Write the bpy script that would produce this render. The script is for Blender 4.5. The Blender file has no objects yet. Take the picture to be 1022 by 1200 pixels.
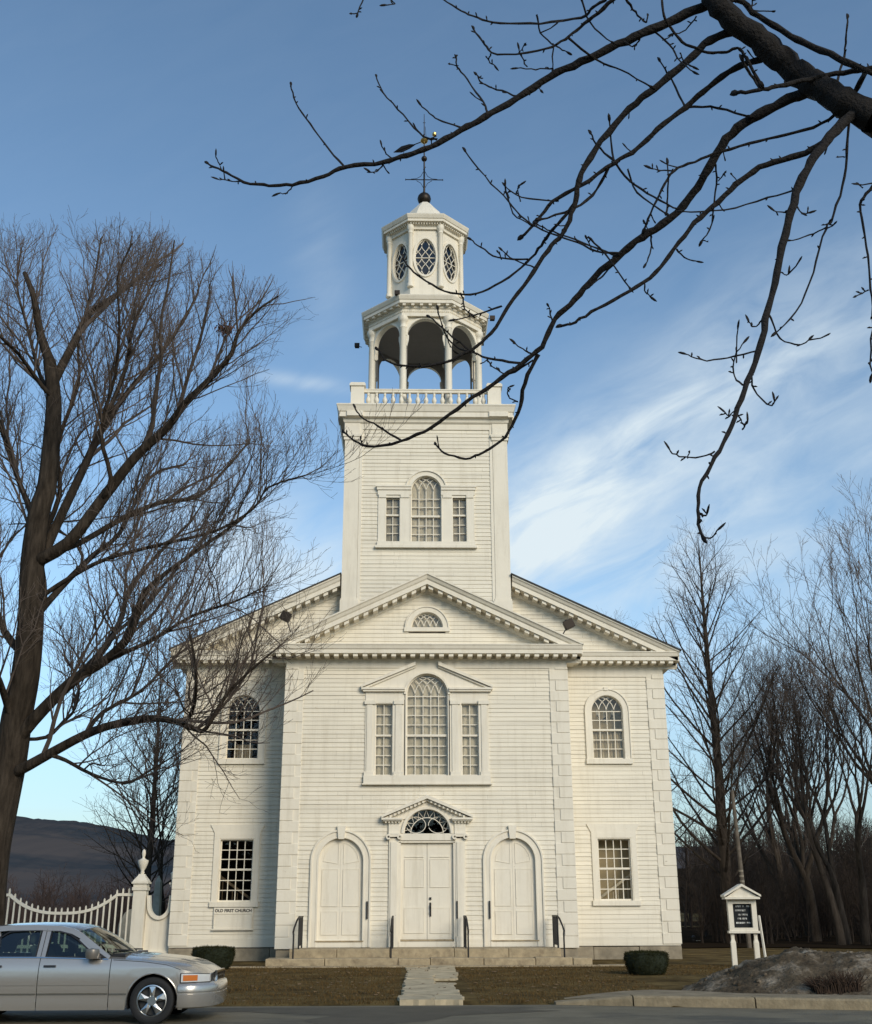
import bpy, bmesh, math, random
import numpy as np
from mathutils import Vector, Matrix
R = math.radians
C = bpy.context.scene.collection
scene = bpy.context.scene
PI = math.pi

# ------------------------------------------------------------------ camera
F, PITCH, YAW, ROLL = 1332.67, R(19.269), R(1.424), R(-0.211)
CAM = Vector((-0.59, -38.0, 1.5))
_cp, _sp = math.cos(PITCH), math.sin(PITCH)
FW = Vector((math.sin(YAW)*_cp, math.cos(YAW)*_cp, _sp))
_r = Vector((math.cos(YAW), -math.sin(YAW), 0)); _u = _r.cross(FW)
RT = math.cos(ROLL)*_r + math.sin(ROLL)*_u
UP = -math.sin(ROLL)*_r + math.cos(ROLL)*_u
cd = bpy.data.cameras.new("camera"); cam = bpy.data.objects.new("camera", cd); C.objects.link(cam)
cd.sensor_fit = 'HORIZONTAL'; cd.sensor_width = 36; cd.lens = F/1022*36
cd.clip_start = 0.1; cd.clip_end = 20000
m = Matrix.Identity(4)
for i in range(3):
    m[i][0] = RT[i]; m[i][1] = UP[i]; m[i][2] = -FW[i]; m[i][3] = CAM[i]
cam.matrix_world = m
scene.camera = cam

def at(x, y, Y):
    """point of the place seen at photo pixel x,y and standing at depth Y"""
    d = FW + RT*((x-511)/F) + UP*((600-y)/F)
    return CAM + d*((Y-CAM.y)/d.y)

# ------------------------------------------------------------------ world, sun, exposure
SUN_EL, SUN_AZ = R(25), R(149)      # azimuth clockwise from +Y (east = +X)
SKY_STRENGTH = 0.15
EXPOSURE = 0.0
w = bpy.data.worlds.new("World"); scene.world = w; w.use_nodes = True
nt = w.node_tree; N = nt.nodes; L = nt.links
bg = N["Background"]; bg.inputs[1].default_value = SKY_STRENGTH
sky = N.new("ShaderNodeTexSky"); sky.sky_type = 'NISHITA'; sky.sun_disc = False
sky.sun_elevation = SUN_EL; sky.sun_rotation = SUN_AZ
sky.air_density = 1.0; sky.dust_density = 0.12; sky.ozone_density = 1.6; sky.altitude = 200
tc = N.new("ShaderNodeTexCoord"); sp = N.new("ShaderNodeSeparateXYZ"); L.new(tc.outputs["Generated"], sp.inputs[0])
def wm(op, a, b=None, clamp=False):
    n = N.new("ShaderNodeMath"); n.operation = op; n.use_clamp = clamp
    for k, q in enumerate((a, b)):
        if q is None: continue
        if isinstance(q, (int, float)): n.inputs[k].default_value = q
        else: L.new(q, n.inputs[k])
    return n.outputs[0]
yy = wm('MAXIMUM', sp.outputs[1], 0.06)
ca = wm('DIVIDE', sp.outputs[0], yy); ce = wm('DIVIDE', sp.outputs[2], yy)
cv = N.new("ShaderNodeCombineXYZ"); L.new(ca, cv.inputs[0]); L.new(ce, cv.inputs[1])
def sky_ae(x, y):
    d = FW + RT*((x-511)/F) + UP*((600-y)/F); return d.x/d.y, d.z/d.y
def blob(cx, cy, sx, sy, rot, gain):
    mp = N.new("ShaderNodeMapping"); mp.vector_type = 'TEXTURE'
    mp.inputs[1].default_value = (cx, cy, 0); mp.inputs[2].default_value = (0, 0, rot); mp.inputs[3].default_value = (sx, sy, 1)
    L.new(cv.outputs[0], mp.inputs[0])
    dt = N.new("ShaderNodeVectorMath"); dt.operation = 'DOT_PRODUCT'
    L.new(mp.outputs[0], dt.inputs[0]); L.new(mp.outputs[0], dt.inputs[1])
    return wm('MULTIPLY', wm('POWER', 2.718, wm('MULTIPLY', dt.outputs[1], -1.0)), gain)
blobs = []
for (px, py, sx, sy, rot, g) in [(740, 520, .16, .045, 38, .80), (640, 600, .08, .055, 25, .75), (690, 650, .16, .045, 6, .85),
                                 (950, 400, .16, .09, 30, .50), (900, 560, .22, .10, 12, .42), (352, 447, .045, .008, -8, .6),
                                 (340, 680, .10, .05, 0, .95), (250, 600, .10, .05, 10, .35), (380, 330, .03, .10, 8, .16), (60, 880, .25, .07, 0, .0), (880, 800, .35, .10, 0, .40)]:
    a, e = sky_ae(px, py); blobs.append(blob(a, e, sx, sy, R(rot), g))
msum = blobs[0]
for b in blobs[1:]: msum = wm('ADD', msum, b)
mp = N.new("ShaderNodeMapping"); mp.vector_type = 'TEXTURE'
mp.inputs[2].default_value = (0, 0, R(30)); mp.inputs[3].default_value = (.13, .045, 1); L.new(cv.outputs[0], mp.inputs[0])
nz = N.new("ShaderNodeTexNoise"); nz.inputs["Scale"].default_value = 1.0; nz.inputs["Detail"].default_value = 9; nz.inputs["Roughness"].default_value = .57
nz.inputs["Distortion"].default_value = .45; L.new(mp.outputs[0], nz.inputs["Vector"])
mr = N.new("ShaderNodeMapRange"); mr.inputs[1].default_value = .30; mr.inputs[2].default_value = .74; L.new(nz.outputs[0], mr.inputs[0])
cmask = wm('MULTIPLY', msum, wm('ADD', wm('MULTIPLY', mr.outputs[0], .9), .12), True)
cmask = wm('ADD', cmask, wm('MULTIPLY', mr.outputs[0], .02), True)
hs = N.new("ShaderNodeHueSaturation"); hs.inputs["Hue"].default_value = .494; hs.inputs["Saturation"].default_value = 1.04; hs.inputs["Value"].default_value = 1.13
L.new(sky.outputs[0], hs.inputs["Color"])
hz = N.new("ShaderNodeMapRange"); hz.inputs[1].default_value = -.02; hz.inputs[2].default_value = .26; hz.interpolation_type = 'SMOOTHSTEP'; L.new(sp.outputs[2], hz.inputs[0])
hm = N.new("ShaderNodeMix"); hm.data_type = 'RGBA'; hm.blend_type = 'MIX'; L.new(hz.outputs[0], hm.inputs[0]); hm.inputs[6].default_value = (.38,.44,.50,1); hm.inputs[7].default_value = (1,1,1,1)
hx_ = N.new("ShaderNodeMix"); hx_.data_type = 'RGBA'; hx_.blend_type = 'MULTIPLY'; hx_.inputs[0].default_value = 1; L.new(hs.outputs[0], hx_.inputs[6]); L.new(hm.outputs[2], hx_.inputs[7])
mx = N.new("ShaderNodeMix"); mx.data_type = 'RGBA'
L.new(cmask, mx.inputs[0]); L.new(hx_.outputs[2], mx.inputs[6]); mx.inputs[7].default_value = (5.0, 5.7, 6.1, 1)
L.new(mx.outputs[2], bg.inputs[0])

sd = bpy.data.lights.new("sun", 'SUN'); so = bpy.data.objects.new("sun", sd); C.objects.link(so)
sd.energy = 2.65; sd.angle = R(28); sd.color = (1.0, .895, .72)
sdir = Vector((math.sin(SUN_AZ)*math.cos(SUN_EL), math.cos(SUN_AZ)*math.cos(SUN_EL), math.sin(SUN_EL)))
so.rotation_euler = sdir.to_track_quat('Z', 'Y').to_euler()
vs = scene.view_settings
vs.view_transform = 'Standard'; vs.look = 'None'; vs.gamma = 1; vs.exposure = EXPOSURE
scene.cycles.max_bounces = 6; scene.cycles.transparent_max_bounces = 24
scene.cycles.diffuse_bounces = 3

# ------------------------------------------------------------------ materials
def mat(name, col, rough=.7, metal=0., var=.0, vscale=3., bump=0., bscale=20., stretch=(1,1,1), col2=None, spec=.4, coat=0., var_detail=6):
    m = bpy.data.materials.new(name); m.use_nodes = True
    n = m.node_tree.nodes; l = m.node_tree.links; b = n["Principled BSDF"]
    b.inputs["Base Color"].default_value = (*col, 1); b.inputs["Roughness"].default_value = rough
    b.inputs["Metallic"].default_value = metal; b.inputs["Specular IOR Level"].default_value = spec
    if coat: b.inputs["Coat Weight"].default_value = coat; b.inputs["Coat Roughness"].default_value = .06
    t = n.new("ShaderNodeTexCoord"); mp = n.new("ShaderNodeMapping"); mp.inputs[3].default_value = stretch
    l.new(t.outputs["Object"], mp.inputs[0])
    if var or col2:
        z = n.new("ShaderNodeTexNoise"); z.inputs["Scale"].default_value = vscale; z.inputs["Detail"].default_value = var_detail; z.inputs["Roughness"].default_value = .62
        l.new(mp.outputs[0], z.inputs["Vector"])
        rp = n.new("ShaderNodeMapRange"); rp.inputs[1].default_value = .32; rp.inputs[2].default_value = .68; l.new(z.outputs[0], rp.inputs[0])
        mx = n.new("ShaderNodeMix"); mx.data_type = 'RGBA'; l.new(rp.outputs[0], mx.inputs[0])
        c2 = col2 if col2 else tuple(min(1, c*(1+var)) for c in col); c1 = col if col2 else tuple(c*(1-var) for c in col)
        mx.inputs[6].default_value = (*c1, 1); mx.inputs[7].default_value = (*c2, 1)
        l.new(mx.outputs[2], b.inputs["Base Color"])
    if bump:
        z2 = n.new("ShaderNodeTexNoise"); z2.inputs["Scale"].default_value = bscale; z2.inputs["Detail"].default_value = 5
        l.new(mp.outputs[0], z2.inputs["Vector"])
        bp = n.new("ShaderNodeBump"); bp.inputs["Strength"].default_value = bump; bp.inputs["Distance"].default_value = .03
        l.new(z2.outputs[0], bp.inputs["Height"]); l.new(bp.outputs[0], b.inputs["Normal"])
    return m

WHITE = mat("white_paint", (.775,.71,.58), .55, var=.04, vscale=1.3, bump=.08, bscale=9)
CLAP = mat("clapboard_paint", (.765,.70,.565), .6, var=.09, vscale=1.0, bump=.15, bscale=6, stretch=(.35,.35,5))
TRIM = mat("trim_paint", (.785,.72,.59), .5, var=.03, vscale=2)
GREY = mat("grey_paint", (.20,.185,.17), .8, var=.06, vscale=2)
SLATE = mat("roof_slate", (.05,.048,.045), .8, var=.3, vscale=4, bump=.3, bscale=12)
GRANITE = mat("granite", (.38,.30,.185), .85, var=.22, vscale=5, bump=.35, bscale=25)
STONE = mat("foundation_stone", (.28,.235,.165), .85, var=.3, vscale=2.5, bump=.4, bscale=9)
SLAB = mat("path_stone", (.46,.38,.25), .9, spec=.1, var=.28, vscale=2.2, bump=.5, bscale=7)
IRON = mat("black_iron", (.018,.016,.015), .5, bump=.1)
BRONZE = mat("dark_bronze", (.03,.022,.016), .45, metal=.6)
GOLD = mat("gilding", (.75,.52,.18), .35, metal=1.)
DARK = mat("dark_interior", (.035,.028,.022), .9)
FABRIC = mat("curtain_cloth", (.55,.48,.36), .9, var=.12, vscale=4, stretch=(6,1,.4))
SHADE = mat("linen_shade", (.58,.53,.43), .9, var=.3, vscale=2.2, stretch=(2.2,1,.9))
WOOD = mat("stair_wood", (.20,.15,.10), .6)
CREAM = mat("pane_backing", (.60,.50,.34), .9)  # for the added panels that brighten the right-hand panes
BARK = mat("bark", (.040,.031,.023), 1, var=.55, vscale=9, spec=.1, bump=1.6, bscale=11, stretch=(1,1,.18))
BARKG = mat("grey_bark", (.054,.042,.032), 1, spec=.1, var=.5, vscale=7, bump=1.2, bscale=11, stretch=(1,1,.2))
TWIG = mat("twig_bark", (.095,.072,.057), .95, var=.25, vscale=.6)
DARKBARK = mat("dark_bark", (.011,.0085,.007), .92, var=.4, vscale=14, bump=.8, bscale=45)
WOODFAR = mat("wood_bark", (.030,.021,.015), 1, var=.35, vscale=.15)
BUSH = mat("yew_green", (.014,.019,.008), .9, var=.4, vscale=30)
BUSHL = mat("yew_leaf", (.022,.023,.009), 1, spec=.05, var=.4, vscale=12)
ROAD = mat("asphalt", (.175,.152,.105), .75, var=.16, vscale=1.3, bump=.35, bscale=90, spec=.15)
PATCH = mat("asphalt_patch", (.075,.067,.049), .65, var=.2, vscale=1.8, bump=.3, bscale=90, spec=.2)
PAVE = mat("pavement_concrete", (.24,.195,.13), .95, spec=.1, var=.28, vscale=2, bump=.3, bscale=40)
KERB = mat("kerb_granite", (.26,.21,.135), .95, spec=.1, var=.25, vscale=4, bump=.5, bscale=18)
TURF = mat("winter_turf", (.045,.029,.010), 1, col2=(.175,.122,.048), vscale=.9, bump=.6, bscale=30, spec=.05)
BLADE = mat("dry_grass", (.150,.092,.034), .9, spec=.05, col2=(.092,.058,.022), vscale=.9)
GSTONE = mat("grave_stone", (.38,.35,.28), .9, var=.25, vscale=3, bump=.2)
RUBBER = mat("rubber", (.013,.013,.013), .75, bump=.1, bscale=60)
ALLOY = mat("alloy", (.62,.62,.60), .28, metal=1.)
CHROME = mat("chrome", (.75,.74,.72), .12, metal=1.)
PLAST = mat("black_plastic", (.015,.015,.016), .45)
SEAT = mat("seat_cloth", (.16,.16,.14), .9)
CPAINT = mat("silver_car_paint", (.46,.43,.385), .26, metal=.6, coat=1., bump=.03, bscale=400)
AMBER = mat("amber_lens", (.55,.16,.03), .2, coat=.6)
LENS = mat("clear_lens", (.80,.80,.78), .15, metal=.35, coat=1.)
SIGNBLK = mat("sign_black", (.012,.012,.012), .3)
LETTER = mat("white_letters", (.7,.7,.66), .6)
LETTERK = mat("dark_letters", (.05,.045,.04), .7)
POLE = mat("weathered_pole", (.12,.10,.078), .9, var=.4, vscale=2.5, stretch=(1,1,1.5))

def wear(m, scale, lo, hi, col, stretch=(1,1,1), amt=.8):
    n = m.node_tree.nodes; l = m.node_tree.links; b = n["Principled BSDF"]; src = b.inputs["Base Color"].links[0].from_socket
    t = n.new("ShaderNodeTexCoord"); mp = n.new("ShaderNodeMapping"); mp.inputs[3].default_value = stretch; l.new(t.outputs["Object"], mp.inputs[0])
    z = n.new("ShaderNodeTexNoise"); z.inputs["Scale"].default_value = scale; z.inputs["Detail"].default_value = 8; z.inputs["Roughness"].default_value = .7; l.new(mp.outputs[0], z.inputs["Vector"])
    r = n.new("ShaderNodeMapRange"); r.inputs[1].default_value = lo; r.inputs[2].default_value = hi; r.inputs[4].default_value = amt; l.new(z.outputs[0], r.inputs[0])
    mx = n.new("ShaderNodeMix"); mx.data_type = 'RGBA'; l.new(r.outputs[0], mx.inputs[0]); l.new(src, mx.inputs[6]); mx.inputs[7].default_value = (*col,1); l.new(mx.outputs[2], b.inputs["Base Color"])
for m_ in (WHITE, CLAP, TRIM):
    wear(m_, 2.2, .50, .78, (.52,.455,.335), (2.2,2.2,.22), .55)     # weather streaks running down
    wear(m_, 5.0, .67, .72, (.30,.25,.18), (1,1,2.0), .75)           # flaked paint
wear(TURF, 3.5, .50, .68, (.035,.024,.012), (1,1,1), .8); wear(TURF, .8, .55, .7, (.110,.078,.034), (1,1,1), .6)
wear(GRANITE, 3, .5, .7, (.16,.12,.075)); wear(ROAD, .6, .5, .62, (.075,.072,.060), (.5,1,1))
def glass(name, tint, gl, rough=.02, wave=.0, rmul=1.0):
    m = bpy.data.materials.new(name); m.use_nodes = True
    n = m.node_tree.nodes; l = m.node_tree.links; n.remove(n["Principled BSDF"])
    o = n["Material Output"]; tr = n.new("ShaderNodeBsdfTransparent"); tr.inputs[0].default_value = (*tint, 1)
    g = n.new("ShaderNodeBsdfGlossy"); g.inputs["Roughness"].default_value = rough; g.inputs[0].default_value = (rmul, rmul, rmul, 1)
    mx = n.new("ShaderNodeMixShader"); fr = n.new("ShaderNodeFresnel"); fr.inputs[0].default_value = 1.5
    ad = n.new("ShaderNodeMath"); ad.operation = 'ADD'; ad.inputs[1].default_value = gl; ad.use_clamp = True
    l.new(fr.outputs[0], ad.inputs[0]); l.new(ad.outputs[0], mx.inputs[0]); l.new(tr.outputs[0], mx.inputs[1]); l.new(g.outputs[0], mx.inputs[2])
    l.new(mx.outputs[0], o.inputs[0])
    if wave:
        t = n.new("ShaderNodeTexCoord"); z = n.new("ShaderNodeTexNoise"); z.inputs["Scale"].default_value = 3.5; z.inputs["Detail"].default_value = 2
        l.new(t.outputs["Object"], z.inputs["Vector"]); bp = n.new("ShaderNodeBump"); bp.inputs["Strength"].default_value = wave; bp.inputs["Distance"].default_value = .05
        l.new(z.outputs[0], bp.inputs["Height"]); l.new(bp.outputs[0], g.inputs["Normal"]); l.new(bp.outputs[0], fr.inputs["Normal"])
    return m
GLASS = glass("old_window_glass", (.86,.84,.78), .0, .02, .05)
CARGLASS = glass("car_glass", (.42,.52,.47), .03, .01)

def snow_material():
    m = bpy.data.materials.new("dirty_snow"); m.use_nodes = True
    n = m.node_tree.nodes; l = m.node_tree.links; b = n["Principled BSDF"]; b.inputs["Roughness"].default_value = .95; b.inputs["Specular IOR Level"].default_value = .05
    t = n.new("ShaderNodeTexCoord")
    z = n.new("ShaderNodeTexNoise"); z.inputs["Scale"].default_value = 1.5; z.inputs["Detail"].default_value = 9; z.inputs["Roughness"].default_value = .72
    l.new(t.outputs["Object"], z.inputs["Vector"])
    r = n.new("ShaderNodeValToRGB"); e = r.color_ramp.elements
    e[0].position = .30; e[0].color = (.040,.029,.018,1); e[1].position = .74; e[1].color = (.50,.44,.34,1)
    k = e.new(.50); k.color = (.10,.078,.052,1); k = e.new(.60); k.color = (.23,.19,.14,1)
    l.new(z.outputs[0], r.inputs[0]); l.new(r.outputs[0], b.inputs["Base Color"])
    z2 = n.new("ShaderNodeTexNoise"); z2.inputs["Scale"].default_value = 11; z2.inputs["Detail"].default_value = 8
    l.new(t.outputs["Object"], z2.inputs["Vector"]); bp = n.new("ShaderNodeBump"); bp.inputs["Strength"].default_value = .9; bp.inputs["Distance"].default_value = .06
    l.new(z2.outputs[0], bp.inputs["Height"]); l.new(bp.outputs[0], b.inputs["Normal"])
    return m
SNOW = snow_material()
def hill_material():
    m = bpy.data.materials.new("wooded_hill"); m.use_nodes = True
    n = m.node_tree.nodes; l = m.node_tree.links; b = n["Principled BSDF"]; b.inputs["Roughness"].default_value = 1; b.inputs["Specular IOR Level"].default_value = 0
    t = n.new("ShaderNodeTexCoord"); mp = n.new("ShaderNodeMapping"); mp.inputs[3].default_value = (.0011,.0022,.008); l.new(t.outputs["Object"], mp.inputs[0])
    z = n.new("ShaderNodeTexNoise"); z.inputs["Scale"].default_value = 1; z.inputs["Detail"].default_value = 8; z.inputs["Roughness"].default_value = .6; l.new(mp.outputs[0], z.inputs["Vector"])
    r = n.new("ShaderNodeValToRGB"); e = r.color_ramp.elements
    e[0].position = .40; e[0].color = (.034,.045,.056,1); e[1].position = .60; e[1].color = (.088,.079,.077,1)  # blue cast of distant haze mixed into the hill colours
    l.new(z.outputs[0], r.inputs[0]); l.new(r.outputs[0], b.inputs["Base Color"])
    return m
HILL = hill_material()
LITTER = mat("leaf_litter", (.018,.013,.009), 1, col2=(.032,.023,.015), vscale=.35, bump=.5, bscale=4, spec=0)

# ------------------------------------------------------------------ mesh helpers
def wall_frame(Y): return lambda u, v, w: (u, Y-v, w)
def oct_frame(Yc, ap, k, n=8):
    a = 2*PI*k/n; nx, ny = math.sin(a), -math.cos(a); tx, ty = math.cos(a), math.sin(a)
    return lambda u, v, w: (nx*(ap+v)+tx*u, Yc+ny*(ap+v)+ty*u, w)
ident = lambda u, v, w: (u, v, w)

class MB:
    def __init__(s, tf=ident): s.v = []; s.f = []; s.tf = tf
    def add(s, pts, faces):
        o = len(s.v); s.v.extend(s.tf(*p) for p in pts); s.f.extend(tuple(i+o for i in f) for f in faces); return s
    def box(s, u0, u1, v0, v1, w0, w1):
        return s.add([(u0,v0,w0),(u1,v0,w0),(u1,v1,w0),(u0,v1,w0),(u0,v0,w1),(u1,v0,w1),(u1,v1,w1),(u0,v1,w1)],
                     [(0,1,2,3),(4,5,6,7),(0,1,5,4),(1,2,6,5),(2,3,7,6),(3,0,4,7)])
    def prism(s, poly, v0, v1):          # poly in (u,w), extruded along v
        n = len(poly)
        return s.add([(u,v0,w) for u,w in poly]+[(u,v1,w) for u,w in poly],
                     [tuple(range(n)), tuple(range(n,2*n))]+[(i,(i+1)%n,n+(i+1)%n,n+i) for i in range(n)])
    def extr(s, prof, u0, u1, slope=0., w0=0., shift0=None):   # prof in (v,w), run along u; slope = plumb-cut rake
        n = len(prof)
        return s.add([(u0,v,w+w0) for v,w in prof]+[(u1,v,w+w0+slope*(u1-u0)) for v,w in prof],
                     [tuple(range(n)), tuple(range(n,2*n))]+[(i,(i+1)%n,n+(i+1)%n,n+i) for i in range(n)])
    def ribbon(s, pts, wd, v0, v1, closed=False):              # flat bar along a path in (u,w)
        n = len(pts); P = []
        for i in range(n):
            a = pts[(i-1)%n] if (closed or i > 0) else pts[i]; b = pts[(i+1)%n] if (closed or i < n-1) else pts[i]
            dx, dz = b[0]-a[0], b[1]-a[1]; q = math.hypot(dx,dz) or 1; nx, nz = -dz/q*wd/2, dx/q*wd/2
            c = pts[i]; P += [(c[0]+nx,v0,c[1]+nz),(c[0]-nx,v0,c[1]-nz),(c[0]-nx,v1,c[1]-nz),(c[0]+nx,v1,c[1]+nz)]
        f = []
        for i in range(n if closed else n-1):
            a, b = 4*i, 4*((i+1)%n)
            for k in range(4): f.append((a+k, a+(k+1)%4, b+(k+1)%4, b+k))
        if not closed: f += [(0,1,2,3), (4*n-4,4*n-3,4*n-2,4*n-1)]
        return s.add(P, f)
    def lathe(s, prof, n=12, c=(0,0), rot=0., cap=True):        # prof (r, w); axis w
        P = []; f = []
        for r, w in prof:
            for k in range(n):
                a = rot+2*PI*k/n; P.append((c[0]+r*math.cos(a), c[1]+r*math.sin(a), w))
        for i in range(len(prof)-1):
            for k in range(n): f.append((i*n+k, i*n+(k+1)%n, (i+1)*n+(k+1)%n, (i+1)*n+k))
        if cap:
            f.append(tuple(range(n))); f.append(tuple(range((len(prof)-1)*n, len(prof)*n)))
        return s.add(P, f)
    def tube(s, pts, rad, n=8):
        pts = [Vector(p) for p in pts]; rad = rad if isinstance(rad, (list,tuple)) else [rad]*len(pts)
        P = []; f = []; ref = None
        for i, p in enumerate(pts):
            d = (pts[min(i+1,len(pts)-1)]-pts[max(i-1,0)]).normalized()
            if ref is None: ref = Vector((0,0,1)) if abs(d.z) < .9 else Vector((1,0,0))
            a = d.cross(ref).normalized(); b = d.cross(a); ref = -b if False else ref
            for k in range(n):
                t = 2*PI*k/n; P.append(tuple(p+(a*math.cos(t)+b*math.sin(t))*rad[i]))
        for i in range(len(pts)-1):
            for k in range(n): f.append((i*n+k, i*n+(k+1)%n, (i+1)*n+(k+1)%n, (i+1)*n+k))
        f.append(tuple(range(n))); f.append(tuple(range((len(pts)-1)*n, len(pts)*n)))
        return s.add(P, f)
    def build(s, name, mt, parent=None, org=(0,0,0), smooth=False, bevel=0., angle=40):
        me = bpy.data.meshes.new(name)
        me.from_pydata([(a-org[0],b-org[1],c-org[2]) for a,b,c in s.v], [], s.f)
        bm = bmesh.new(); bm.from_mesh(me); bmesh.ops.recalc_face_normals(bm, faces=bm.faces[:]); bm.to_mesh(me); bm.free()
        if smooth:
            me.polygons.foreach_set("use_smooth", [True]*len(me.polygons))
            try: me.set_sharp_from_angle(angle=R(angle))
            except Exception: pass
        me.materials.append(mt); o = bpy.data.objects.new(name, me); C.objects.link(o)
        if parent: o.parent = parent
        else: o.location = org
        if bevel:
            b = o.modifiers.new("bevel", 'BEVEL'); b.width = bevel; b.segments = 2; b.limit_method = 'ANGLE'
        return o

def fast_mesh(name, V, Q, mt, parent=None, org=(0,0,0), smooth=False):
    V = np.asarray(V, dtype=np.float32)-np.asarray(org, dtype=np.float32); Q = np.asarray(Q, dtype=np.int32)
    me = bpy.data.meshes.new(name); me.vertices.add(len(V)); me.vertices.foreach_set("co", V.ravel())
    k = Q.shape[1]; me.loops.add(Q.size); me.loops.foreach_set("vertex_index", Q.ravel())
    me.polygons.add(len(Q)); me.polygons.foreach_set("loop_start", np.arange(0, Q.size, k, dtype=np.int32))
    me.polygons.foreach_set("use_smooth", np.full(len(Q), smooth)); me.update(calc_edges=True)
    me.materials.append(mt); o = bpy.data.objects.new(name, me); C.objects.link(o)
    if parent: o.parent = parent
    else: o.location = org
    return o

def tubes(polys, thick=.035):
    """many tapering polylines -> vertices, quads"""
    groups = {}
    for P, r in polys:
        n = 10 if r[0] > .12 else (6 if r[0] > thick else (4 if r[0] > .012 else 3))
        groups.setdefault((len(P), n), []).append((P, r))
    Vs, Qs, o = [], [], 0
    for (k, n), lst in groups.items():
        P = np.array([q[0] for q in lst], dtype=np.float64); r = np.array([q[1] for q in lst], dtype=np.float64)
        d = np.empty_like(P); d[:,1:-1] = P[:,2:]-P[:,:-2]; d[:,0] = P[:,1]-P[:,0]; d[:,-1] = P[:,-1]-P[:,-2]
        d /= np.linalg.norm(d, axis=2, keepdims=True)+1e-9
        D = P[:,-1]-P[:,0]; ref = np.where(np.abs(D[:,2:3]) > .75*np.linalg.norm(D,axis=1,keepdims=True), np.array([[1.,.13,0]]), np.array([[.1,.07,1.]]))[:,None,:]
        a = np.cross(d, ref); a /= np.linalg.norm(a,axis=2,keepdims=True)+1e-9; b = np.cross(d, a)
        t = np.arange(n)*2*PI/n
        ring = P[:,:,None,:]+r[:,:,None,None]*(a[:,:,None,:]*np.cos(t)[:,None]+b[:,:,None,:]*np.sin(t)[:,None])
        m_ = len(lst); Vs.append(ring.reshape(-1,3))
        idx = o+np.arange(m_*k*n).reshape(m_,k,n); nx = np.roll(idx,-1,axis=2)
        q = np.stack([idx[:,:-1], nx[:,:-1], nx[:,1:], idx[:,1:]], axis=-1); Qs.append(q.reshape(-1,4)); o += m_*k*n
    return np.concatenate(Vs), np.concatenate(Qs)

def tag(o, label=None, cat=None, group=None, kind=None):
    if label: o['label'] = label
    if cat: o['category'] = cat
    if group: o['group'] = group
    if kind: o['kind'] = kind
    return o
def thing(name, loc, label, cat, group=None):
    o = bpy.data.objects.new(name, None); C.objects.link(o); o.location = loc; o.empty_display_size = .2
    return tag(o, label, cat, group)
def copy_tree(o, parent=None):
    c = o.copy(); C.objects.link(c)
    if parent: c.parent = parent
    for ch in list(o.children): copy_tree(ch, c)
    return c

def arc(cx, cz, r, a0, a1, n=20, ry=None):
    ry = ry or r
    return [(cx+r*math.cos(R(a0+(a1-a0)*i/n)), cz+ry*math.sin(R(a0+(a1-a0)*i/n))) for i in range(n+1)]

# ------------------------------------------------------------------ ground, road, path, hills
def edge(x):                                  # where lawn or kerb meets the road
    return -16.45 if x < 2 else -16.45-.30*(x-2) if x < 30 else -24.85
def ss(t): t = max(0., min(1., t)); return t*t*(3-2*t)
ROADZ = -.08
def G(x, y):
    e = edge(x)
    if y < e+.02: return -.20
    z = -.05+.06*ss((y-e)/10)
    z += .02*math.sin(x*.9+y*.3)*math.sin(y*.7)*(1 if y > e+1 and abs(x) < 60 else 0)*ss((y-e-1)/2)*ss((-5-y)/3)
    if y > 12: z -= (.045*min(y-12, 500))*ss((4-x)/12)
    if y > 45: z += 7.5*ss((y-45)/110)*ss((x-6)/20)
    if y > 250: z -= (min(y,900)-250)*.03
    return z
xs = sorted(set(list(np.arange(-24, 24.1, .5))+[-6500,-3000,-1500,-700,-350,-200,-120,-80,-55,-40,-30,30,40,55,80,120,200,350,700,1500,3000,6500]))
ys = sorted(set(list(np.arange(-20, 14.1, .5))+[-800,-300,-120,-60,-40,-30,-25,-22,18,22,28,35,42,50,60,75,90,110,130,160,200,250,350,500,900,2000,6500]))
gv = [(x,y,G(x,y)) for y in ys for x in xs]; nx_ = len(xs)
gq = [(j*nx_+i, j*nx_+i+1, (j+1)*nx_+i+1, (j+1)*nx_+i) for j in range(len(ys)-1) for i in range(nx_-1)]
tag(fast_mesh("ground", gv, gq, TURF, smooth=True), kind='structure')
# road sheet with its far edge following the kerb
rb = MB(); xr = [-400,-60,-24,-12,-6,-2,0,1,2,4,8,14,20,30,60,400]
rv = []; rf = []
for i, x in enumerate(xr): rv += [(x, edge(x)+.03+(.05*math.sin(x*3.1) if x < 2 else 0), ROADZ+.0), (x, -30, ROADZ), (x, -60, ROADZ+.05)]
for i in range(len(xr)-1):
    for k in range(2): rf.append((3*i+k,3*i+k+1,3*i+k+4,3*i+k+3))
rb.add(rv, rf); tag(rb.build("road", ROAD), kind='structure')
pb = MB(); pv = [(-9,-16.75),(-3,-16.72),(.6,-16.70),(1.6,-17.0),(1.1,-17.3),(1.9,-17.7),(1.0,-18.1),(.1,-18.5),(-.3,-19.4),(-1.6,-20.4),(-2.2,-19.2),(-1.7,-18.3),(-2.6,-18.0),(-3.2,-17.6),(-9,-17.5)]
rngp = random.Random(3); pp_ = []
for i, (x, y) in enumerate(pv):
    x2, y2 = pv[(i+1)%len(pv)]
    for k in range(4):
        t = k/4; pp_.append((x+(x2-x)*t+rngp.uniform(-.05,.05), y+(y2-y)*t+rngp.uniform(-.04,.04), ROADZ+.004))
pb.add(pp_, [tuple(range(len(pp_)))]); tag(pb.build("road_patch", PATCH), kind='structure')

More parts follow.
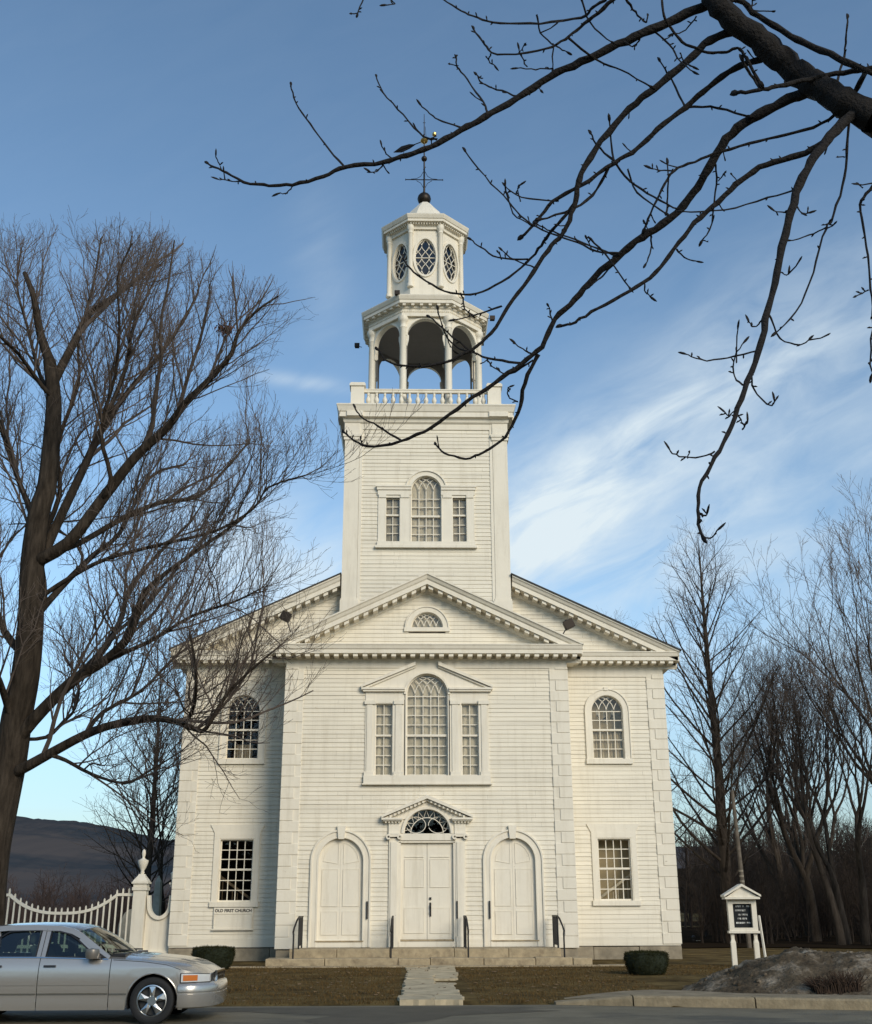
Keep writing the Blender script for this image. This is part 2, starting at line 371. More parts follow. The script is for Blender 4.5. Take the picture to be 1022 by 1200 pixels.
# granite kerb: separate stones with joints, first one sinking into the turf
kb = MB(); xk = [2.0,3.3,5.25,7.5,9.9,12.4,15,18,22]
for i in range(len(xk)-1):
    a, b = xk[i]+.012, xk[i+1]-.012
    sl = (edge(b)-edge(a))/(b-a)
    for sgn in (1,):
        P = []
        for x in (a, (a+b)/2, b):
            top = .085 if i > 0 else -.04+.125*(x-2.0)/1.3
            y = edge(x)
            P.append([(x,y-.02,-.25),(x,y,top-.03),(x,y+.03,top),(x,y+.28,top+.005),(x,y+.28,-.25)])
        pts = [q for r_ in P for q in r_]; fs = []
        for j in range(2):
            for k in range(5): fs.append((5*j+k,5*j+(k+1)%5,5*(j+1)+(k+1)%5,5*(j+1)+k))
        fs += [(0,1,2,3,4),(10,11,12,13,14)]
        kb.add(pts, fs)
tag(kb.build("kerb", KERB), kind='structure')
pv_ = MB(); P = []; fs = []; xv = [2.2,2.8,3.4,4.0,4.6,5.4,7,9,12,16,22]
for i, x in enumerate(xv):
    back = {2.2:.45,2.8:.95,3.4:1.5,4.0:2.0,4.6:1.9}.get(x, 1.3)
    top = .05 if x > 3 else -.015+.06*(x-2.2)/.8
    P += [(x, edge(x)+.285, top+.012), (x, edge(x)+back, top+.02)]
for i in range(len(xv)-1): fs.append((2*i,2*i+1,2*i+3,2*i+2))
pv_.add(P, fs); o = pv_.build("pavement", PAVE); tag(o, kind='structure')
# flagstone path: irregular worn slabs
rng = random.Random(11); sb = MB()
rows = [(-16.35,-15.2,-.72,.42),(-15.15,-13.9,-.68,.40),(-13.85,-12.2,-.66,.38),(-12.15,-10.6,-.62,.44),(-10.55,-9.2,-.60,.52),(-9.15,-7.7,-.58,.60),(-7.65,-6.3,-.58,.62),(-6.25,-5.0,-.62,.66)]
for (y0,y1,x0,x1) in [(a_+.03,b_-.05,c_,d_) for a_,b_,c_,d_ in rows]:
    cells = [(x0,x1)] if rng.random() < .45 else [(x0,x0+(x1-x0)*rng.uniform(.4,.6))]
    if len(cells) == 1 and cells[0][1] < x1: cells.append((cells[0][1]+.02, x1))
    for (a,b) in cells:
        top = G(0,(y0+y1)/2)+.035+rng.uniform(-.015,.025); tilt = rng.uniform(-.02,.03)
        n = 5; poly = []
        for i in range(n): poly.append((a+(b-a)*i/n+rng.uniform(-.02,.02), y0+rng.uniform(-.04,.04)))
        for i in range(n): poly.append((b+rng.uniform(-.05,.05), y0+(y1-y0)*i/n))
        for i in range(n): poly.append((b-(b-a)*i/n, y1+rng.uniform(-.04,.04)))
        for i in range(n): poly.append((a+rng.uniform(-.05,.05), y1-(y1-y0)*i/n))
        k = len(poly)
        sb.add([(x,y,-.2) for x,y in poly]+[(x,y,top+tilt*(y-y0)) for x,y in poly], [tuple(range(k,2*k))]+[(i,(i+1)%k,k+(i+1)%k,k+i) for i in range(k)])
tag(sb.build("path", SLAB), kind='structure')
# thin walk in front of the steps
wb = MB()
for i in range(9):
    a = -6.1+i*1.35; wb.box(a, a+1.33, -4.55+.02*math.sin(i*2), -4.02, -.1, .035+.006*math.sin(i*5))
tag(wb.build("walk", GRANITE), kind='structure')

# far hills
rng = random.Random(5)
hx = np.concatenate([np.linspace(-9000,-2600,40),np.linspace(-2560,2600,420),np.linspace(2700,9000,40)]); rngh = random.Random(31); hy = np.concatenate([np.linspace(850, 5000, 30), np.linspace(5300, 9000, 6)])
def ridge(x):
    pts = [(-9000,330),(-4500,420),(-2500,400),(-1664,372),(-1518,362),(-1263,338),(-1006,282),(-400,250),(300,240),(1172,226),(1903,196),(3000,230),(5000,330),(9000,300)]
    return float(np.interp(x, [p[0] for p in pts], [p[1] for p in pts]))
hv = []
for y in hy:
    for x in hx:
        t = ss((y-850)/4150) if y <= 5000 else 1-.5*ss((y-5000)/4000)
        n_ = 9*math.sin(x*.0043+y*.002)+6*math.sin(x*.011+2)+12*math.sin(y*.006+x*.001)*(1 if y < 4700 else 0)
        hv.append((x, y, -40+(ridge(x)+40)*(.25*t+.75*t*t)+n_*t+rngh.uniform(-4.5,4.5)*t))
nh = len(hx); hq = [(j*nh+i, j*nh+i+1, (j+1)*nh+i+1, (j+1)*nh+i) for j in range(len(hy)-1) for i in range(nh-1)]
tag(fast_mesh("hills", hv, hq, HILL, smooth=True), kind='structure')

# unseen wooded rise added behind the camera to darken reflections in windows and car paint
bx_ = np.linspace(-500,500,160); rngb = random.Random(12); bv = []; hb = [11+5*rngb.random()+3*math.sin(x*.021) for x in bx_]
for j, (yo, k) in enumerate(((-95,0),(-105,.55),(-125,.9),(-150,1.0),(-230,.8))):
    for i, x in enumerate(bx_): bv.append((x,yo+rngb.uniform(-3,3),-.5+hb[i]*k*(1+rngb.uniform(-.12,.12)*(k > 0))))
tag(fast_mesh("hills",bv,[(j*160+i,j*160+i+1,(j+1)*160+i+1,(j+1)*160+i) for j in range(4) for i in range(159)],LITTER),kind='structure')

# ------------------------------------------------------------------ CHURCH
church = thing("church", (0,0,0), "white clapboard meeting house with pedimented front, square tower and open octagonal belfry", "church")
FP, FWG = wall_frame(-1.8), wall_frame(0.)
SL = .469                                        # roof slope
rngc = random.Random(21)
def clap(b, ufun, z0, z1, holes=(), expo=.135):
    """lapped boards; ufun(z)->list of (u0,u1); holes: f(z0,z1)->(a,b) or None"""
    z = z0
    while z < z1-.01:
        e = min(expo, z1-z); j = rngc.uniform(-.004,.004)
        for (a, c) in ufun(z):
            segs = [(a,c)]
            for h in holes:
                r = h(z, z+e)
                if r is None: continue
                ns = []
                for (p, q) in segs:
                    if r[1] <= p or r[0] >= q: ns.append((p,q)); continue
                    if r[0] > p: ns.append((p,r[0]))
                    if r[1] < q: ns.append((r[1],q))
                segs = ns
            for (p, q) in segs:
                if q-p < .03: continue
                cuts = [p]; x = p+rngc.uniform(1.5,4.5)
                while x < q-.8: cuts.append(x); x += rngc.uniform(2.5,4.8)
                cuts.append(q)
                for k in range(len(cuts)-1):
                    s0, s1 = cuts[k], cuts[k+1]-(.003 if k < len(cuts)-2 else 0); o1 = .025+j+rngc.uniform(-.003,.003); dz = rngc.uniform(-.003,.003)
                    b.add([(s0,.0,z+dz),(s1,.0,z+dz),(s1,o1,z+dz),(s0,o1,z+dz),(s0,.006,z+e+.004),(s1,.006,z+e+.004)], [(0,1,2,3),(3,2,5,4)])
        z += e
def rect_hole(a, b, c, d): return lambda z0, z1: (a, b) if (z1 > c and z0 < d) else None
def arch_hole(uc, hw, c, zs, hz=None):
    hz = hz or hw
    def f(z0, z1):
        if z1 <= c: return None
        if z0 <= zs: return (uc-hw, uc+hw)
        t = (z0-zs)/hz
        if t >= 1: return None
        q = hw*math.sqrt(1-t*t); return (uc-q, uc+q)
    return f

# walls -------------------------------------------------------------------
UW0, UW1, LZ0, LZ1 = 5.523, 6.574, 1.748, 3.638          # wing windows
UC = 6.05; UHW = .526; UZ0, UZS = 6.17, 7.75
holes = []
for s in (-1, 1):
    holes += [rect_hole(*sorted((s*(UW0-.03), s*(UW1+.03))), LZ0-.02, LZ1+.02), arch_hole(s*UC, UHW+.04, UZ0-.02, UZS)]
def wing_u(z):
    lim = 8.02 if z < 9.3 else max(0, (13.50-z-.1)/SL)
    inn = 4.30 if z < 9.3 else 2.4
    return [tuple(sorted((SIDE*lim,SIDE*inn)))] if lim > inn else []
for SIDE in (-1, 1):
    b = MB(FWG); clap(b, wing_u, .66, 13.0, holes); b.box(*sorted((SIDE*4.3,SIDE*8.0)),.0,.03,.41,.66); b.build("wing_wall", CLAP, church)
b = MB(FP)
holes = [rect_hole(-1.72,1.72,5.42,7.80), arch_hole(0,.70,5.42,7.98), rect_hole(-1.0,1.0,.3,3.72), arch_hole(0,.76,3.6,3.68),
         arch_hole(-2.62,.75,.3,2.90), arch_hole(2.62,.75,.3,2.90), arch_hole(0,.60,10.1,10.16)]
def pav_u(z):
    if z < 9.0: return [(-4.52,4.52)]
    lim = max(0, (11.40-z-.08)/SL); return [(-lim,lim)] if lim > .1 else []
clap(b, pav_u, .66, 11.3, holes)
b.box(-4.5,4.5,-.02,.028,.40,.60)
for s_ in (-1,1):
    b.box(*sorted((s_*1.10,s_*1.76)),-.02,.028,.60,.665); b.box(*sorted((s_*3.48,s_*4.5)),-.02,.028,.60,.665)
b.build("vestibule_wall", CLAP, church)
# side and back shells, all one part
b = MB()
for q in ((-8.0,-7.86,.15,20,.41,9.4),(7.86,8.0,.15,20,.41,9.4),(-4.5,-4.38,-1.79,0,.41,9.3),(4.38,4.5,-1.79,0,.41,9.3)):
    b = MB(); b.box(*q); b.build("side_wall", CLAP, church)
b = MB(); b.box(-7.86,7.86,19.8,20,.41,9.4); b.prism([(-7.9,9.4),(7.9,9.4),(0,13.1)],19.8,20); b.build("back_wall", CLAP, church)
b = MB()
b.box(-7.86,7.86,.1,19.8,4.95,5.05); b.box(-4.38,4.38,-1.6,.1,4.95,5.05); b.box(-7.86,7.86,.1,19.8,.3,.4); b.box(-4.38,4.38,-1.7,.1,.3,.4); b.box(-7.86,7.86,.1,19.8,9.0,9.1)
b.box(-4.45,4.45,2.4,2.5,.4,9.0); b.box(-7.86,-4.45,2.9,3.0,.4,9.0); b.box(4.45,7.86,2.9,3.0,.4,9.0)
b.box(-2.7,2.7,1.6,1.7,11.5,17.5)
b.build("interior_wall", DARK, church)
# foundation
b = MB(); rngf = random.Random(4)
def stones(x0, x1, y0, y1):
    x = x0
    while x < x1-.05:
        w_ = min(rngf.uniform(.7,1.5), x1-x)
        b.box(x+.006, x+w_-.006, y0+rngf.uniform(0,.03), y1, -.3, .395-rngf.uniform(0,.02)); x += w_
stones(-8.02,-4.4,-.03,.3); stones(4.4,8.02,-.03,.3); stones(-4.5,4.5,-1.82,-1.5)
b.box(-8.02,-7.7,.3,20,-.8,.395); b.box(7.7,8.02,.3,20,-.8,.395)
b.build("foundation", STONE, church, bevel=.015)
# quoins
def quoins(b, side, u_out, z0, z1, h=.335, wl=.57, wsh=.38):
    s = side; z = z0; k = 0
    a, c = sorted((u_out, u_out-s*wl)); b.box(a, c, 0, .035, z0, z1)
    while z < z1-.05:
        w_ = wl if k % 2 == 0 else wsh; e = min(h, z1-z)
        a, c = sorted((u_out+s*.03, u_out-s*w_)); b.box(a, c, .03, .058, z+.006, z+e-.006); z += e; k += 1
for fr_, s_, u_o, za_, zb_ in ((FWG,-1,-8.0,.45,9.0),(FWG,1,8.0,.45,9.0),(FP,-1,-4.5,.40,8.86),(FP,1,4.5,.40,8.86)):
    b = MB(fr_); quoins(b, s_, u_o, za_, zb_); b.build("quoin", WHITE, church, bevel=.012)

# cornices ---------------------------------------------------------------
def modillions(b, u0, u1, v0, v1, ztop, pitch=.30, w=.15, h=.10, slope=0., zref=0.):
    n = max(1, int(round((u1-u0)/pitch)))
    for i in range(n+1):
        u = u0+(u1-u0)*i/n; zt = ztop+slope*(u-u0)
        s_ = slope*w/2
        b.add([(u-w/2,v0,zt-h-s_),(u+w/2,v0,zt-h+s_),(u+w/2,v1,zt-h-s_*-1),(u-w/2,v1,zt-h-s_),(u-w/2,v0,zt-s_),(u+w/2,v0,zt+s_),(u+w/2,v1,zt+s_),(u-w/2,v1,zt-s_)],
              [(0,1,2,3),(4,5,6,7),(0,1,5,4),(1,2,6,5),(2,3,7,6),(3,0,4,7)])
# horizontal profile (v out, w up): bed, soffit, corona, crown
def prof(ov): return [(0,-.50),(.05,-.50),(.06,-.42),(.10,-.40),(.10,-.29),(ov-.08,-.29),(ov-.08,-.17),(ov-.05,-.15),(ov-.02,-.05),(ov,-.03),(ov,0),(0,.05)]
b = MB(FP)
b.extr(prof(.62), -4.95, 4.95, 0, 9.50)
for s in (-1, 1):      # returns along the flanks
    b.box(*sorted((s*4.5, s*4.95)), -1.7, -.001, 9.22, 9.50); 
modillions(b, -4.72, 4.72, .09, .50, 9.215)
b.tf = FWG
for s in (-1, 1):
    a, c = sorted((s*4.60, s*8.46)); b.extr(prof(.60), a, c, 0, 9.66)
    a, c = sorted((s*4.75, s*8.22)); modillions(b, a, c, .09, .48, 9.375)
    b.box(*sorted((s*8.0, s*8.46)), -20, -.001, 9.36, 9.66)
    b.box(*sorted((s*4.6, s*8.0)), 0, .04, 8.9, 9.17)
b.tf = FP; b.box(-4.5,4.5,0,.042,8.83,9.02)
b.build("cornice", WHITE, church)
rp = [(0,-.52),(.06,-.50),(.10,-.42),(.10,-.33),(.52,-.33),(.52,-.18),(.56,-.14),(.60,-.05),(.64,-.02),(.64,.03),(0,.03)]
b = MB(FP)
for s in (-1, 1):
    n0 = len(b.v)
    if s < 0: b.extr(rp, -4.97, 0, SL, 9.50); modillions(b, -4.45, -.12, .09, .46, 9.50+SL*.52-.34, slope=SL)
    else: b.extr(rp, 0, 4.97, -SL, 9.50+SL*4.97); modillions(b, .12, 4.45, .09, .46, 9.50+SL*(4.97-.12)-.34, slope=-SL)
b.build("raking_cornice", WHITE, church)
for s in (-1, 1):
    b = MB(FWG)
    if s < 0: b.extr(rp, -8.50, -2.94, SL, 9.66); modillions(b, -7.95, -3.12, .09, .46, 9.66+SL*.55-.34, slope=SL)
    else: b.extr(rp, 2.94, 8.50, -SL, 9.66+SL*5.56); modillions(b, 3.12, 7.95, .09, .46, 9.66+SL*5.38-.34, slope=-SL)
    b.build("raking_cornice", WHITE, church)
b = MB()
for s in (-1, 1):
    t = .045
    def slab(xa, xb, ya, yb):
        P_ = [(s*xb,ya,9.665+SL*(8.56-xb)),(s*xa,ya,9.665+SL*(8.56-xa)),(s*xa,yb,9.665+SL*(8.56-xa)),(s*xb,yb,9.665+SL*(8.56-xb))]
        b.add(P_+[(x_,y_,z_+t) for x_,y_,z_ in P_],[(0,1,2,3),(4,5,6,7),(0,1,5,4),(1,2,6,5),(2,3,7,6),(3,0,4,7)])
    slab(2.90,8.56,-.68,20.5); slab(0,2.86,5.2,20.5)
    b.add([(s*5.0,-2.38,9.485),(0,-2.38,9.485+SL*5),(0,1.6,9.485+SL*5),(s*5.0,1.6,9.485),(s*5.0,-2.38,9.515),(0,-2.38,9.515+SL*5),(0,1.6,9.515+SL*5),(s*5.0,1.6,9.515)],
          [(0,1,2,3),(4,5,6,7),(0,1,5,4),(1,2,6,5),(2,3,7,6),(3,0,4,7)])
b.build("roof", SLATE, church)

# windows ------------------------------------------------------------------
def gothic(b, uc, hw, zs, cols, wd, v0, v1, rr=.95, hz=None):
    hz = hz or hw
    def inside(u, z): return ((u-uc)/hw)**2+((z-zs)/hz)**2 < .985
    for i in range(0, cols+1):
        u = uc-hw+2*hw*i/cols
        for sg in (-1, 1):
            r = hw*rr; pts = []
            for k in range(25):
                a = R(90*k/24); q = (u+sg*(r-r*math.cos(a)), zs+hz/hw*r*math.sin(a))
                if not inside(*q) and k > 0: break
                if inside(*q) or k == 0: pts.append(q)
            if len(pts) > 2: b.ribbon(pts, wd, v0, v1)
def sash_bars(b, u0, u1, z0, z1, cols, rows, wd, v0, v1):
    for i in range(1, cols): u = u0+(u1-u0)*i/cols; b.box(u-wd/2, u+wd/2, v0, v1, z0, z1)
    for i in range(1, rows): z = z0+(z1-z0)*i/rows; b.box(u0, u1, v0-.002, v1+.002, z-wd/2, z+wd/2)
MW = .026
def outline(uc, hw, z0, zs, hz=None, n=24):
    return [(uc-hw,z0),(uc-hw,zs)]+arc(uc, zs, hw, 180, 0, n, hz)[1:-1]+[(uc+hw,zs),(uc+hw,z0)]
def win_parts(name, frame, mb_case, mb_sash, pane_poly, label=None, case_mat=TRIM):
    wnd = mb_case.build(name, case_mat, church, bevel=0)
    if label: wnd['label'] = label
    mb_sash.build("sash", TRIM, wnd)
    p = MB(frame); p.add([(u,-.095,w_) for u,w_ in pane_poly], [tuple(range(len(pane_poly)))]); p.build("pane", GLASS, wnd)
    return wnd
for s in (-1, 1):
    u0, u1 = sorted((s*UW0, s*UW1))
    # lower window
    c = MB(FWG); c.box(u0-.20,u0-.03,0,.06,LZ0-.0,LZ1+.03); c.box(u1+.03,u1+.20,0,.06,LZ0,LZ1+.03); c.box(u0-.20,u1+.20,0,.062,LZ1+.03,LZ1+.2)
    c.box(u0-.24,u1+.24,0,.10,LZ0-.15,LZ0); c.box(u0-.03,u0+.0,-.14,.05,LZ0,LZ1); c.box(u1,u1+.03,-.14,.05,LZ0,LZ1); c.box(u0-.03,u1+.03,-.14,.05,LZ1,LZ1+.03); c.box(u0-.03,u1+.03,-.14,.0,LZ0-.03,LZ0)
    c.prism([(u0-.20,LZ1+.2),(u1+.20,LZ1+.2),(u1+.34,LZ1+.46),(u0-.34,LZ1+.46)], 0, .055)
    zm = 2.72; q = MB(FWG)
    q.box(u0,u1,-.12,-.03,zm-.03,zm+.03); q.box(u0,u0+.035,-.12,-.05,LZ0,LZ1); q.box(u1-.035,u1,-.12,-.05,LZ0,LZ1); q.box(u0+.035,u1-.035,-.12,-.05,LZ0,LZ0+.05); q.box(u0+.035,u1-.035,-.12,-.05,LZ1-.035,LZ1)
    sash_bars(q,u0+.035,u1-.035,LZ0+.05,zm-.03,4,3,MW,-.11,-.07); sash_bars(q,u0+.035,u1-.035,zm+.03,LZ1-.035,4,3,MW,-.11,-.07)
    win_parts("window", FWG, c, q, [(u0,LZ0),(u1,LZ0),(u1,LZ1),(u0,LZ1)])
    # upper arched window
    uc = s*UC; c = MB(FWG)
    ol = outline(uc, UHW+.10, UZ0, UZS); c.ribbon(ol, .17, 0, .055); c.ribbon(outline(uc, UHW+.205, UZ0, UZS), .035, 0, .085)
    c.ribbon(outline(uc, UHW+.015, UZ0, UZS), .03, -.14, .05); c.box(uc-UHW-.24,uc+UHW+.24,0,.10,UZ0-.16,UZ0); c.box(uc-UHW,uc+UHW,-.14,0,UZ0-.03,UZ0)
    c.prism([(uc-.06,UZS+UHW+.16),(uc+.06,UZS+UHW+.16),(uc+.075,UZS+UHW+.27),(uc-.075,UZS+UHW+.27)],0,.09)
    q = MB(FWG); zm = 7.13; a, d = uc-UHW, uc+UHW
    q.box(a,d,-.12,-.03,zm-.03,zm+.03); q.box(a,a+.03,-.12,-.05,UZ0,UZS); q.box(d-.03,d,-.12,-.05,UZ0,UZS); q.box(a+.03,d-.03,-.12,-.05,UZ0,UZ0+.045)
    sash_bars(q,a+.03,d-.03,UZ0+.045,zm-.03,4,3,MW,-.11,-.07); sash_bars(q,a+.03,d-.03,zm+.03,UZS,4,2,MW,-.11,-.07); q.box(a+.03,d-.03,-.112,-.068,UZS-.014,UZS+.014)
    q.ribbon(arc(uc,UZS,UHW-.012,180,0,24),.03,-.12,-.05); gothic(q,uc,UHW-.02,UZS,4,MW*.85,-.105,-.075)
    win_parts("arched_window", FWG, c, q, outline(uc,UHW,UZ0,UZS))

# Palladian window of the vestibule front
c = MB(FP); q = MB(FP)
Z0, ZR, ZC = 5.44, 7.72, 7.98
for s in (-1, 1):
    def bx(u0,u1,*r): c.box(*sorted((s*u0,s*u1)),*r)
    bx(1.66,1.95,0,.05,Z0,ZR+.42); bx(1.72,1.90,.05,.08,Z0+.12,ZR-.05); bx(1.63,1.98,.05,.11,ZR-.06,ZR+.06); bx(1.68,1.97,.05,.10,Z0,Z0+.12)
    bx(.72,1.06,0,.05,Z0,ZR+.42); bx(.79,1.0,.05,.08,Z0+.12,ZR-.05); bx(.735,1.05,.05,.11,ZR-.06,ZR+.06); bx(.735,1.05,.05,.10,Z0,Z0+.12)
    bx(1.06,1.66,0,.045,ZR,ZR+.42); bx(1.08,1.66,-.14,.04,ZR-.03,ZR); bx(1.06,1.09,-.14,.05,Z0,ZR); bx(1.635,1.66,-.14,.05,Z0,ZR)
    bx(.70,2.04,0,.15,8.06,8.12); bx(.70,2.09,0,.19,8.12,8.18)
    # half pediment
    a = [(2.10,8.18),(2.10,8.26),(.36,9.02),(.36,8.90)]; c.prism([(s*u,w_) for u,w_ in a],0,.19); a = [(2.04,8.18),(.36,8.90),(.36,8.84),(1.90,8.18)]; c.prism([(s*u,w_) for u,w_ in a],0,.12)
    ar = [(u,w_) for u,w_ in arc(0,ZC,.72,8,62,12)]; poly = [(.40,8.88),(2.0,8.19)]+[(.74,8.18)]+[q2 for q2 in ar if q2[1] > 8.18]; c.prism([(s*u,w_) for u,w_ in poly],0,.055)
    a0, a1 = sorted((s*1.09,s*1.635)); zm = 6.69
    q.box(a0,a1,-.12,-.03,zm-.03,zm+.03); q.box(a0,a0+.03,-.12,-.05,Z0,ZR-.03); q.box(a1-.03,a1,-.12,-.05,Z0,ZR-.03); q.box(a0+.03,a1-.03,-.12,-.05,Z0,Z0+.04); q.box(a0+.03,a1-.03,-.12,-.05,ZR-.065,ZR-.03)
    sash_bars(q,a0+.03,a1-.03,Z0+.04,zm-.03,2,4,MW,-.11,-.07); sash_bars(q,a0+.03,a1-.03,zm+.03,ZR-.065,2,3,MW,-.11,-.07)
c.prism([(-.42,8.9),(.42,8.9)]+[(.72*math.cos(R(a)),ZC+.72*math.sin(R(a))) for a in range(56,125,4)],0,.05)
c.ribbon(arc(0,ZC,.70,180,0,30),.07,0,.10); c.ribbon(outline(0,.675,Z0,ZC),.03,-.14,.07)
c.box(-1.98,1.98,0,.13,5.2,Z0); c.box(-2.02,2.02,0,.16,5.16,5.2)
zm = 6.69; q.box(-.66,.66,-.12,-.03,zm-.035,zm+.035); q.box(-.66,-.62,-.12,-.05,Z0,ZC); q.box(.62,.66,-.12,-.05,Z0,ZC); q.box(-.62,.62,-.12,-.05,Z0,Z0+.045)
sash_bars(q,-.62,.62,Z0+.045,zm-.035,5,4,MW,-.11,-.07); sash_bars(q,-.62,.62,zm+.035,ZC-.05,5,4,MW,-.11,-.07); q.box(-.62,.62,-.112,-.068,ZC-.065,ZC-.035)
for i in range(1,5): u = -.62+1.24*i/5; q.box(u-.012,u+.012,-.11,-.07,ZC-.05,ZC)
q.ribbon(arc(0,ZC,.645,180,0,30),.035,-.12,-.05); gothic(q,0,.64,ZC-.03,5,MW*.85,-.105,-.075)
pw = win_parts("palladian_window", FP, c, q, outline(0,.66,Z0,ZC), "large three-part window under a broken pediment")
for s in (-1,1):
    p = MB(FP); a0, a1 = sorted((s*1.08,s*1.64)); p.add([(a0,-.095,Z0),(a1,-.095,Z0),(a1,-.095,ZR),(a0,-.095,ZR)],[(0,1,2,3)]); p.build("pane",GLASS,pw)
# lunette
c = MB(FP); c.ribbon(arc(0,10.16,.60,180,0,24),.15,0,.06); c.ribbon(arc(0,10.16,.70,180,0,24),.04,0,.09); c.box(-.74,.74,0,.09,10.03,10.16); c.ribbon(arc(0,10.16,.525,180,0,24),.03,-.13,.04)
q = MB(FP); q.ribbon(arc(0,10.16,.50,180,0,24),.03,-.12,-.05); gothic(q,0,.50,10.16,5,MW*.85,-.105,-.075); q.box(-.52,.52,-.12,-.05,10.16,10.19)
win_parts("lunette_window", FP, c, q, arc(0,10.16,.52,180,0,24))

# doors ------------------------------------------------------------------
def panel(b, u0, u1, w0, w1, v): 
    b.box(u0,u1,v,v+.012,w0,w1); b.ribbon([(u0,w0),(u1,w0),(u1,w1),(u0,w1)],.022,v,v+.022,closed=True)
c = MB(FP)
for s in (-1,1):
    def bx(u0,u1,*r): c.box(*sorted((s*u0,s*u1)),*r)
    bx(.86,1.16,0,.07,.45,3.56); bx(.91,1.11,.07,.10,.75,3.45); bx(.87,1.15,.07,.12,.45,.75); bx(.80,.86,-.16,.05,.45,3.45)
    for uu in (.84,1.18):       # ionic volutes
        v_ = MB(FP); c.ribbon(arc(s*uu,3.60,.055,0,330,12),.045,.02,.17,closed=False)
    bx(.86,1.16,.02,.15,3.60,3.66); bx(.84,1.18,0,.16,3.66,3.72); bx(.84,1.18,0,.09,3.72,4.06)
    bx(.78,1.36,0,.20,4.06,4.10); bx(.76,1.40,0,.26,4.10,4.16)
    for k in range(5): bx(.84+k*.10,.89+k*.10,.09,.17,4.01,4.06)
    a = [(1.40,4.16),(1.40,4.235),(0,4.84),(0,4.73)]; c.prism([(s*u,w_) for u,w_ in a],0,.27); a = [(1.32,4.16),(0,4.73),(0,4.66),(1.16,4.16)]; c.prism([(s*u,w_) for u,w_ in a],0,.16)
    for k in range(9):
        u = .10+k*.125; zt = 4.70-u*.435; c.box(*sorted((s*u,s*(u+.055))),.05,.22,zt-.06,zt+.01)
    poly = [(0,4.68),(1.2,4.16),(.78,4.12)]+[(.76*math.cos(R(a)),3.70+.76*math.sin(R(a))) for a in range(34,91,7)]
    c.prism([(s*u,w_) for u,w_ in poly],0,.06)
    bx(.74,.86,0,.05,3.70,4.14)
c.ribbon(arc(0,3.70,.755,180,0,28),.07,0,.11); c.ribbon(arc(0,3.70,.725,180,0,28),.03,-.12,.05)
c.box(-.86,.86,0,.09,3.50,3.70); c.box(-.86,.86,-.16,.05,3.43,3.50); c.box(-.98,.98,0,.07,.45,.60); c.box(-.80,.80,-.16,.0,.45,.60)
df = c.build("door_frame", TRIM, church)
q = MB(FP); q.ribbon(arc(0,3.72,.70,180,0,28),.03,-.10,-.04)
for uu in (-.34,.34): q.ribbon(arc(uu,3.96,.30,200,545,18,.24),.019,-.09,-.06)
for k in range(8):
    a0 = R(10+k*20.5); a1 = R(10+(k+1)*20.5)
    am = (a0+a1)/2; q.ribbon([(.69*math.cos(a0),3.72+.69*math.sin(a0)),(.50*math.cos(am),3.72+.46*math.sin(am)),(.69*math.cos(a1),3.72+.69*math.sin(a1))],.018,-.09,-.06)
q.ribbon(arc(0,3.72,.50,180,0,20,.46),.024,-.085,-.065)
fl = q.build("fanlight", TRIM, church)
p = MB(FP); pl = arc(0,3.70,.72,180,0,24); p.add([(u,-.08,w_) for u,w_ in pl],[tuple(range(len(pl)))]); p.build("pane", GLASS, fl)
p = MB(FP); p.box(-.86,.86,-.02,-.01,.605,.66); p.build("threshold", GRANITE, church)
for s in (-1,1):
    d = MB(FP); a0, a1 = sorted((s*.006,s*.80)); d.box(a0,a1,-.11,-.06,.66,3.43)
    i0, i1 = sorted((s*.10,s*.68))
    for (w0,w1) in ((.84,1.55),(1.80-.02,1.98),(2.14,2.95)): 
        if w1-w0 > .4: panel(d,i0,i1,w0,w1,-.06)
    d.ribbon([(i0,3.02),(i1,3.02)],.025,-.06,-.035)
    dl = d.build("door", TRIM, church)
    if s > 0:
        h = MB(FP); h.tube([(.10,-.02,1.36),(.10,.03,1.42),(.10,.03,1.60),(.10,-.02,1.66)],.014,6); h.box(.075,.125,-.05,-.03,1.30,1.70); h.lathe([(.0,0),(.045,0),(.045,.03),(0,.03)],10,(0,0)) if False else None
        h.box(.07,.13,-.05,-.02,1.78,1.85); h.build("handle", IRON, dl)
for s in (-1,1):
    uc = s*2.62; c = MB(FP)
    ol = outline(uc,.675+.11,.45,2.90); c.ribbon(ol,.20,0,.05); c.ribbon(outline(uc,.895,.45,2.90),.05,0,.09); c.ribbon(outline(uc,.70,.45,2.90),.045,-.14,.065)
    c.prism([(uc-.09,3.54),(uc+.09,3.54),(uc+.13,3.93),(uc-.13,3.93)],0,.13); c.box(uc-.9,uc+.9,0,.046,.45,.60); c.box(uc-.68,uc+.68,-.14,0,.45,.64)
    c.build("door_frame", TRIM, church)
    d = MB(FP); d.prism(outline(uc,.68,.62,2.90),-.12,-.07)
    for ss_ in (-1,1):
        i0, i1 = sorted((uc+ss_*.08,uc+ss_*.56))
        panel(d,i0,i1,.80,1.45,-.07); panel(d,i0,i1,1.60,2.66,-.07)
        ar = [(uc+ss_*.08,2.82)]+[(uc+ss_*.54*math.cos(R(a)),2.86+.58*math.sin(R(a))) for a in (4,25,45,65,82)]; d.ribbon(ar,.018,-.07,-.055,closed=True)
    d.box(uc-.012,uc+.012,-.07,-.062,.62,3.55)
    dl = d.build("door", TRIM, church)
    t_ = MB(FP); t_.box(uc-.72,uc+.72,-.03,.075,.60,.635); t_.build("threshold", GRANITE, church)
for (u,) in ((-1.80,),(.90,),(1.88,)):
    h = MB(FP); h.box(u-.022,u+.022,.06,.105,1.24,1.74); h.build("grab_bar", IRON, church)

